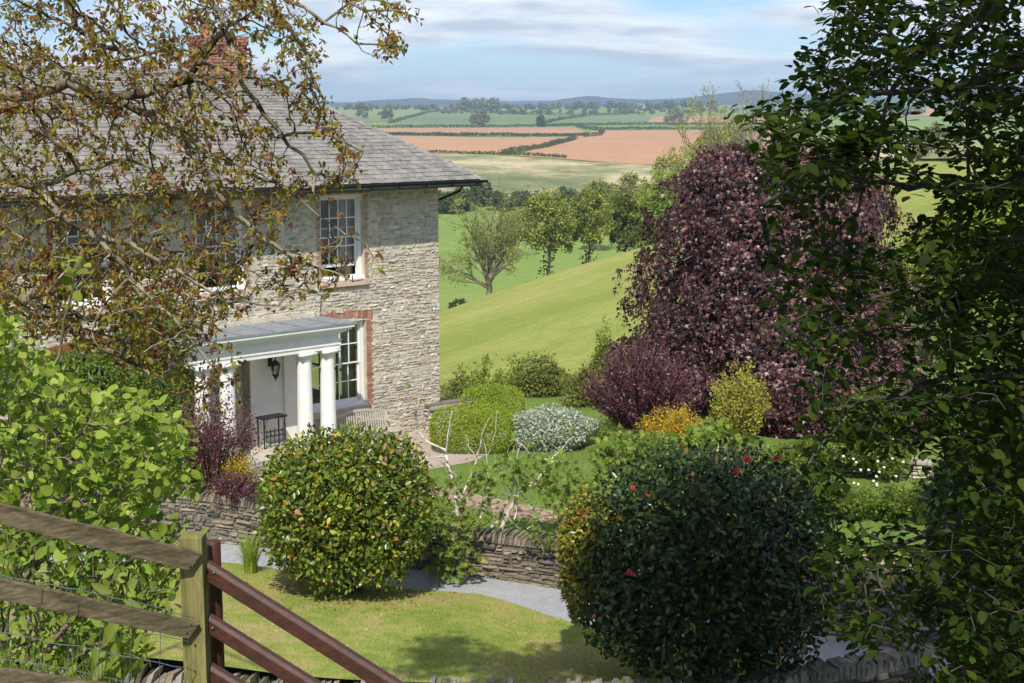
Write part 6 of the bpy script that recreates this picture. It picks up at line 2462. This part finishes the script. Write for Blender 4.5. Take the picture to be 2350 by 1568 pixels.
loose_shrub('leycesteria_bush', 'shrub with long drooping pointed leaves just behind the middle rail', 'shrub',
            [(190, 1370), (280, 1360), (300, 1420), (340, 1530), (300, 1545), (200, 1480)], (6.6, 7.2), 60, [at(190, 1640, 6.9)], .12, [(.15, .23, .04), (.19, .27, .06)], kind='lance', step=.07, kill=.09, infl=4, per=2, tip=.003, up=.4, droop=.7, lwidth=1.2)
for k, px in enumerate((10, 60, 110, 160, 210, 250)):
    p0 = at(px, 1600, 6.8)
    blades('grass_tuft', 'long green grass tuft under the fence', 'grass tuft', (p0.x, p0.y, p0.z - .15), 60, .42, .16, [(.10, .18, .03), (.15, .23, .05)], .010, 'grass tufts under the fence', 'grass_blade')

# ---------------------------------------------------------------- bronze-leaved tree overhead (left)
R = np.random.default_rng(23)
BD = 11.3
lines = [
    ([(-7.2, 12.0, hill_z(-7.2, 12) - .3), (-7.0, 12.0, 5.0), (-6.8, 11.9, 7.5), (-6.6, 11.8, 9.5), (-6.4, 11.6, 12.0), (-6.0, 11.5, 14.5)], None),
    ([(-6.7, 11.8, 8.6), at(-160, 240, 11.5), at(0, 216, 11.3), at(95, 214, 11.2), at(165, 192, 11.1), at(215, 215, 11.0), at(268, 231, 11.0), at(330, 214, 11.1), at(400, 196, 11.3), at(440, 184, 11.4)], 1),
    ([at(268, 231, 11.0), at(342, 268, 10.9), at(413, 312, 10.8), at(480, 350, 10.7), at(537, 372, 10.6), at(620, 400, 10.6)], 1),
    ([at(430, 186, 11.4), at(452, 142, 11.3), at(520, 57, 11.2), at(590, 20, 11.1)], 1),
    ([at(413, 312, 10.8), at(470, 400, 10.7), at(520, 470, 10.7), at(600, 545, 10.8), at(690, 600, 10.8), at(800, 640, 10.8)], 1),
    ([at(537, 372, 10.6), at(660, 440, 10.6), at(760, 520, 10.6), at(840, 560, 10.6)], 1),
    ([(-6.8, 11.9, 7.6), at(-120, 400, 11.0), at(0, 413, 10.8), at(92, 427, 10.7), at(188, 392, 10.7), at(255, 366, 10.8), at(340, 380, 10.9)], 1),
    ([at(92, 427, 10.7), at(112, 458, 10.6), at(141, 493, 10.5), at(201, 537, 10.4), at(255, 582, 10.3), at(302, 638, 10.3), at(340, 680, 10.3), at(420, 760, 10.2), at(490, 840, 10.2)], 1),
    ([at(201, 537, 10.4), at(300, 560, 10.3), at(400, 620, 10.2), at(520, 690, 10.2), at(640, 700, 10.3)], 1),
    ([(-6.8, 11.9, 6.6), at(-100, 640, 11.2), at(60, 690, 11.0), at(160, 600, 10.9), at(240, 560, 10.9)], 1),
    ([at(60, 690, 11.0), at(180, 760, 10.8), at(300, 830, 10.7), at(400, 900, 10.6)], 1),
    ([(-6.2, 11.5, 13.0), at(60, -120, 11.4), at(150, 0, 11.3), at(182, 62, 11.2), at(215, 98, 11.1), at(300, 130, 11.0), at(400, 110, 11.0)], 1),
    ([(-6.2, 11.5, 13.6), at(300, -200, 11.2), at(460, -60, 11.0), at(530, 100, 10.9), at(554, 188, 10.8), at(587, 236, 10.8), at(640, 306, 10.7), at(692, 356, 10.7), at(716, 404, 10.7), at(735, 470, 10.7)], 1),
    ([at(460, -60, 11.0), at(600, -30, 10.9), at(698, 17, 10.9), at(739, 47, 10.9), at(772, 66, 10.9), at(819, 100, 10.9), at(860, 103, 10.9), at(905, 112, 10.9)], 1),
    ([at(819, 100, 10.9), at(835, 118, 10.9), at(862, 128, 10.9), at(884, 118, 10.9)], 1),
    ([at(739, 47, 10.9), at(780, 25, 11), at(808, 14, 11), at(866, 25, 11), at(918, 22, 11), at(955, 38, 11)], 1),
    ([at(600, -30, 10.9), at(660, 60, 10.9), at(700, 130, 10.9), at(720, 190, 10.9), at(740, 230, 10.9)], 1),
    ([at(640, 306, 10.7), at(720, 300, 10.7), at(790, 330, 10.7), at(835, 350, 10.7)], 1),
]
nodes, par = seed_limbs(lines, .12)
polys = [([(-80, -120), (560, -120), (640, 20), (560, 60), (500, 130), (400, 160), (200, 170), (-80, 160)], 780),
         ([(-80, 120), (420, 110), (520, 150), (620, 330), (700, 380), (820, 330), (845, 420), (740, 440), (640, 500), (620, 560), (400, 600), (-80, 640)], 1650),
         ([(640, -20), (720, 40), (745, 130), (690, 240), (600, 220), (560, 120), (600, 20)], 170),
         ([(720, 180), (760, 240), (800, 330), (740, 330), (690, 260)], 100),
         ([(880, 80), (930, 88), (928, 122), (880, 122)], 40), ([(770, -20), (960, 0), (970, 42), (930, 50), (840, 30)], 40),
         ([(-80, 620), (200, 560), (400, 590), (560, 560), (560, 700), (480, 780), (380, 860), (200, 800), (40, 760), (-80, 720)], 1700),
         ([(560, 540), (720, 540), (850, 560), (855, 660), (720, 690), (560, 740)], 90),
         ([(380, 780), (520, 760), (560, 820), (560, 930), (470, 960), (390, 920)], 40)]
AA = []
for pl, k in polys:
    q = poly_sample(pl, k)
    AA.append(at_many(q, R.uniform(10.0, 12.3, k)))
AA = np.concatenate(AA)
Pt, pt_ = colonize(nodes, par, AA, .08, .085, 1.6, 140, .18, .015)
Pt, pt_ = order_nodes(Pt, pt_)
r_, cn_ = tree_radii(Pt, pt_, .0034, 2.35, .30)
bt = thing('bronze_tree', 'lichen covered tree with bronze young leaves spreading in front of the house roof', 'tree', (-7.2, 12, hill_z(-7.2, 12)))
branch_mesh('trunk', 'bark', bt, Pt, pt_, r_, 5, ((.055, .046, .030), (.34, .29, .19)))
i = np.where((r_ < .0085) & (pt_ >= 0))[0]
i = i[R.random(len(i)) < np.where(Pt[i][:, 2] < 7.6, np.where(Pt[i][:, 0] < -2.4, 1.0, .72), np.where(Pt[i][:, 0] < -2.3, .97, .74))]
per = R.integers(3, 8, len(i))
ii = np.repeat(i, per)
n = len(ii)
tw = unit(Pt[ii] - Pt[pt_[ii]])
cl_off = np.repeat(R.normal(0, .035, (len(i), 3)), per, 0)
pos = Pt[ii] + cl_off + R.normal(0, .012, (n, 3))
D = unit(tw * .55 + R.normal(0, .75, (n, 3)) + [0, 0, -.38])
Nn = unit(R.normal(0, .55, (n, 3)) + [0, -.35, .75])
sz = np.repeat(R.uniform(.032, .058, len(i)), per) * R.uniform(.75, 1.25, n)
BR = np.array([(.22, .20, .030), (.31, .30, .045), (.23, .125, .038), (.17, .070, .048), (.31, .20, .04), (.16, .16, .022)])
bc = BR[np.repeat(R.choice(6, len(i), p=[.27, .13, .20, .17, .10, .13]), per)] * (1 + R.normal(0, .2, (n, 1)))
leaves('foliage', 'leaf_bronze', bt, 'oval', pos, D, Nn, sz, np.clip(bc, .01, .8), 1.05)
sel = np.where((pos[:, 1] < 11.4) & (pos[:, 0] > -3.9))[0]
sel = sel[np.argsort(-sz[sel])[:160]]
dup_leaf_parts(bt, 'oval', 'leaf_bronze', pos[sel] + [0, -.03, 0], unit(D[sel] + rnd_dir(len(sel)) * .4), Nn[sel], sz[sel], [tuple(c) for c in BR])

# ---------------------------------------------------------------- great beech overhead (right)
tr = np.array([4.6, 7.2])
gz = hill_z(*tr)
lines = [([(tr[0], tr[1], gz - .4), (4.6, 7.2, 6.5), (4.5, 7.1, 9.0), (4.4, 6.9, 12.0), (4.5, 6.6, 15.5), (4.8, 6.0, 19.0)], None),
         ([(4.5, 7.1, 10.2), (3.4, 6.6, 10.3), at(2350, -60, 6.2), at(2250, 60, 6.0), at(2130, 120, 5.9), at(1990, 110, 5.8), at(1900, 90, 5.8)], 1),
         ([(4.5, 7.1, 9.4), at(2500, 100, 6.2), at(2350, 150, 6.0), at(2200, 200, 5.8), at(2050, 210, 5.7), at(1900, 240, 5.6), at(1760, 260, 5.6), at(1690, 268, 5.6)], 1),
         ([(4.5, 7.1, 8.6), at(2480, 380, 6.2), at(2330, 420, 6.0), at(2180, 430, 5.8), at(2000, 420, 5.7), at(1850, 430, 5.6), at(1740, 470, 5.5)], 1),
         ([(4.55, 7.15, 8.0), at(2450, 640, 6.0), at(2300, 640, 5.8), at(2130, 660, 5.6), at(1950, 700, 5.5), at(1800, 740, 5.4)], 1),
         ([(4.55, 7.15, 7.4), at(2450, 860, 6.0), at(2280, 860, 5.8), at(2100, 880, 5.6), at(1950, 940, 5.5), at(1860, 1050, 5.4)], 1),
         ([(4.6, 7.2, 7.0), at(2450, 1120, 6.0), at(2300, 1130, 5.9), at(2180, 1210, 5.8), at(2080, 1255, 5.7), at(1960, 1250, 5.6)], 1),
         ([(4.6, 7.2, 6.7), at(2450, 1380, 6.0), at(2300, 1400, 5.9), at(2150, 1440, 5.8), at(2050, 1470, 5.8)], 1),
         ([at(2050, 210, 5.7), at(2020, 300, 5.7), at(1990, 420, 5.7), at(1975, 500, 5.7)], 1),
         ([at(2200, 200, 5.8), at(2225, 320, 5.8), at(2215, 450, 5.8), at(2130, 520, 5.8)], 1),
         ]
nodes, par = seed_limbs(lines, .10)
polys = [([(1900, -60), (2430, -60), (2430, 200), (2200, 260), (2080, 220), (1960, 230), (1800, 190), (1890, 90)], 700),
         ([(1700, 262), (1790, 240), (1950, 230), (2080, 260), (2130, 330), (2000, 420), (1860, 480), (1720, 430), (1770, 350)], 400),
         ([(2150, 260), (2430, 200), (2430, 620), (2200, 540), (2130, 430), (2240, 380)], 520),
         ([(1740, 560), (1830, 500), (2000, 560), (2150, 520), (2200, 900), (2060, 900), (1920, 860), (1780, 820)], 230), ([(2130, 540), (2430, 500), (2430, 1000), (2180, 930)], 1500),
         ([(1820, 900), (2000, 880), (2200, 890), (2120, 1060), (1980, 1030), (1880, 1040)], 130), ([(2150, 900), (2430, 930), (2430, 1250), (2250, 1200), (2150, 1060)], 950),
         ([(1830, 1060), (1920, 1050), (1900, 1130), (1840, 1120)], 16),
         ([(1900, 1240), (2080, 1230), (2150, 1260), (2130, 1380), (2050, 1330), (1930, 1330)], 110), ([(2120, 1220), (2430, 1180), (2430, 1640), (2080, 1640), (2180, 1500)], 1600),
         ([(2430, -100), (3050, -100), (3050, 1500), (2430, 1640)], 1000), ([(1840, 1240), (1960, 1230), (1980, 1300), (1850, 1320)], 26), ([(1860, 1400), (2050, 1380), (2100, 1480), (1960, 1500)], 70)]
AA = []
for pl, k in polys:
    q = poly_sample(pl, k)
    AA.append(at_many(q, R.uniform(5.0, 7.2 if k < 600 else 8.4, k)))
AA = np.concatenate(AA)
Pt, pt_ = colonize(nodes, par, AA, .065, .075, 1.2, 130, .14, .0)
Pt, pt_ = order_nodes(Pt, pt_)
r_, cn_ = tree_radii(Pt, pt_, .0019, 2.3, .30)
be = thing('beech_tree', 'large shady beech with dark green leaves hanging into the right of the view', 'tree', (tr[0], tr[1], gz))
branch_mesh('trunk', 'bark', be, Pt, pt_, r_, 4, ((.040, .035, .026), (.085, .076, .055)))
i = np.where((r_ < .0062) & (pt_ >= 0))[0]
ii = np.repeat(i, 4)
ii = ii[R.random(len(ii)) < .82]
n = len(ii)
tw = unit(Pt[ii] - Pt[pt_[ii]])
hor = unit(np.cross(tw, np.array([0, 0, 1.0])) + 1e-6) * np.where(R.random((n, 1)) < .5, 1, -1)
pos = Pt[ii] + R.normal(0, .03, (n, 3))
D = unit(tw * .6 + hor * .7 + R.normal(0, .25, (n, 3)) + [0, 0, -.25])
Nn = unit(R.normal(0, .32, (n, 3)) + [0, 0, 1.0])
sz = R.uniform(.038, .066, n)
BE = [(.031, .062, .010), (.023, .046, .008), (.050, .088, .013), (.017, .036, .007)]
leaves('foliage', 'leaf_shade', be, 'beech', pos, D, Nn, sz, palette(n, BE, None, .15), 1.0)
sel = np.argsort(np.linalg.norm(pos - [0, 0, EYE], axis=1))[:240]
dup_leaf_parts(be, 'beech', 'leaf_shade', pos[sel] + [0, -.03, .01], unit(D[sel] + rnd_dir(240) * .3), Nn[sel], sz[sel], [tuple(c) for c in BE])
# the high crown, above the frame, that shades everything under it
nc = 3000
d = rnd_dir(nc)
Cn = np.array([6.2, 4.6, 15.6]) + d * np.array([5.9, 7.8, 5.6]) * (R.random((nc, 1)) ** .33)
Cn = Cn[(Cn[:, 2] > 11.0)]
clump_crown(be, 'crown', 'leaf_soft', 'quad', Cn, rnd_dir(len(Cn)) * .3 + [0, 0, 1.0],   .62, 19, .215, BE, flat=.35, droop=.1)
nodes, par = seed_limbs([([(4.5, 6.6, 12.0), (4.8, 6.0, 16.0)], None)], .5)
Ph, ph = colonize(nodes, par, Cn[R.choice(len(Cn), 160, False)], .5, .7, 12, 60, .12)
Ph, ph = order_nodes(Ph, ph)
rh, _ = tree_radii(Ph, ph, .015, 2.3, .22)
branch_mesh('limbs', 'bark', be, Ph, ph, rh, 5)
# one long limb reaching over the lawn: its shade dapples the grass
limb = []
for k in range(175):
    f = R.random()
    limb.append((3.0 - 5.4 * f ** 1.2 + R.normal(0, .3), 12.1 - 1.1 * f + .65 * sin(f * 15) + R.normal(0, .45), 13.0 + R.normal(0, .3)))
limb = np.array(limb)
clump_crown(be, 'crown', 'leaf_soft', 'quad', limb, np.tile([0, 0, 1.0], (len(limb), 1)), .40, 38, .165, BE, flat=.3, droop=.1)

# ---------------------------------------------------------------- turf you can see blade by blade
n = 90000
x = R.uniform(-9, 6.6, n)
v_ = R.random(n)
yn, ye = near_wall_y(x) + .05, edge_y(x)
y = yn + (ye - yn) * v_
z = lawn_z(x, y)
pat = np.sin(x * 1.7 + 2 * np.sin(y * 1.1)) * np.sin(y * 2.1 + x) + R.normal(0, .7, n)
cg = np.array([(.290, .370, .075), (.240, .325, .060), (.430, .410, .150), (.500, .430, .200)])
ci = np.where(pat > 1.5, 3, np.where(pat > .7, 2, R.integers(0, 2, n)))
P = np.stack([x, y, z - .004], 1)
D = unit(R.normal(0, .55, (n, 3)) * [1, 1, .2] + [0, 0, .8])
V, F, C = leaves_arrays('blade', P, D, rnd_dir(n), R.uniform(.025, .060, n), np.clip(cg[ci] * (1 + R.normal(0, .2, (n, 1))), .02, .6), .20)
o = link('grass', mesh('grass', V, F, C), MATS['grass_blade'])
o['kind'] = 'stuff'
tag(o, 'short sunlit turf of the front lawn', 'grass')
n = 30000
x = R.uniform(-3.5, 9.5, n)
y = R.uniform(27.0, 37.5, n)
k = (y > wall_y(x) + .5) & (np.abs(y - np.interp(x, PX, PYc)) > .6) & ~((x < .6) & (y > 34.5 - .9 * (x - -.9)))
x, y = x[k], y[k]
n = len(x)
P = np.stack([x, y, terrace_z(x, y)], 1)
V, F, C = leaves_arrays('blade', P, unit(R.normal(0, .5, (n, 3)) * [1, 1, .2] + [0, 0, .8]), rnd_dir(n), R.uniform(.03, .065, n), palette(n, [(.135, .215, .045), (.105, .175, .035), (.19, .26, .06)], None, .22), .3)
o = link('grass', mesh('grass', V, F, C), MATS['grass_blade'])
o['kind'] = 'stuff'
tag(o, 'mown green turf of the garden lawn above the wall', 'grass')
n = 26000
y = 58 + (R.random(n) ** .8) * 110
x = -12 + R.random(n) * (40 + .25 * y)
k = y < 151 + .65 * x
x, y = x[k], y[k]
n = len(x)
P = np.stack([x, y, HF(x, y) + .06], 1)
pt_n = np.sin(x * .35 + 1.5 * np.sin(y * .11)) + np.sin(y * .16 - x * .2) + R.normal(0, .8, n)
cg = np.where((pt_n > .9)[:, None], np.array([[.35, .36, .13]]), np.where((pt_n < -.9)[:, None], np.array([[.21, .28, .06]]), np.array([[.27, .31, .08]])))
V, F, C = leaves_arrays('blade', P, unit(R.normal(0, .6, (n, 3)) * [1, 1, .2] + [0, 0, .6]), rnd_dir(n), R.uniform(.03, .10, n), cg * (1 + R.normal(0, .15, (n, 1))), .8)
o = link('grass', mesh('grass', V, F, C), MATS['grass_blade'])
o['kind'] = 'stuff'
tag(o, 'tufted pasture grass on the green slope beyond the garden', 'grass')
n = 70
x = R.uniform(-5, 4, n)
y = near_wall_y(x) + .3 + (edge_y(x) - near_wall_y(x) - .5) * R.random(n)
P = np.stack([x, y, lawn_z(x, y) + .05], 1)
o = leaves('daisies', 'petal', None, 'round', P, rnd_dir(n) * [1, 1, .1], rnd_dir(n) * .3 + [0, -.3, 1], R.uniform(.018, .032, n), palette(n, [(.8, .8, .74)]), stuff=True)
tag(o, 'tiny white daisies dotted over the front lawn', 'daisies')
# fallen leaves under the camellia
n = 260
a = R.uniform(0, 2 * pi, n)
rr = R.uniform(.6, 2.3, n)
x = cl.x + np.cos(a) * rr
y = np.minimum(26.7 + np.sin(a) * rr * .7, edge_y(x) - .05)
P = np.stack([x, y, lawn_z(x, y) + .03], 1)
o = leaves('fallen_leaves', 'leaf_soft', None, 'oval', P, rnd_dir(n) * [1, 1, .1], rnd_dir(n) * .3 + [0, 0, 1], R.uniform(.05, .09, n), palette(n, [(.30, .15, .05), (.22, .10, .04), (.36, .25, .08)]), stuff=True)
tag(o, 'brown fallen leaves scattered on the grass under the round camellia', 'leaves')
# tussocks where the lawn meets the coping
for k in range(14):
    x = R.uniform(-5, 6)
    blades('wall_plant', 'tiny green weed tuft among the coping stones of the near wall', 'weed', (x, float(near_wall_y(x)) - .05, .18), 26, .16, .14, [(.10, .18, .03), (.15, .23, .05)], .025, 'weeds among the coping stones')
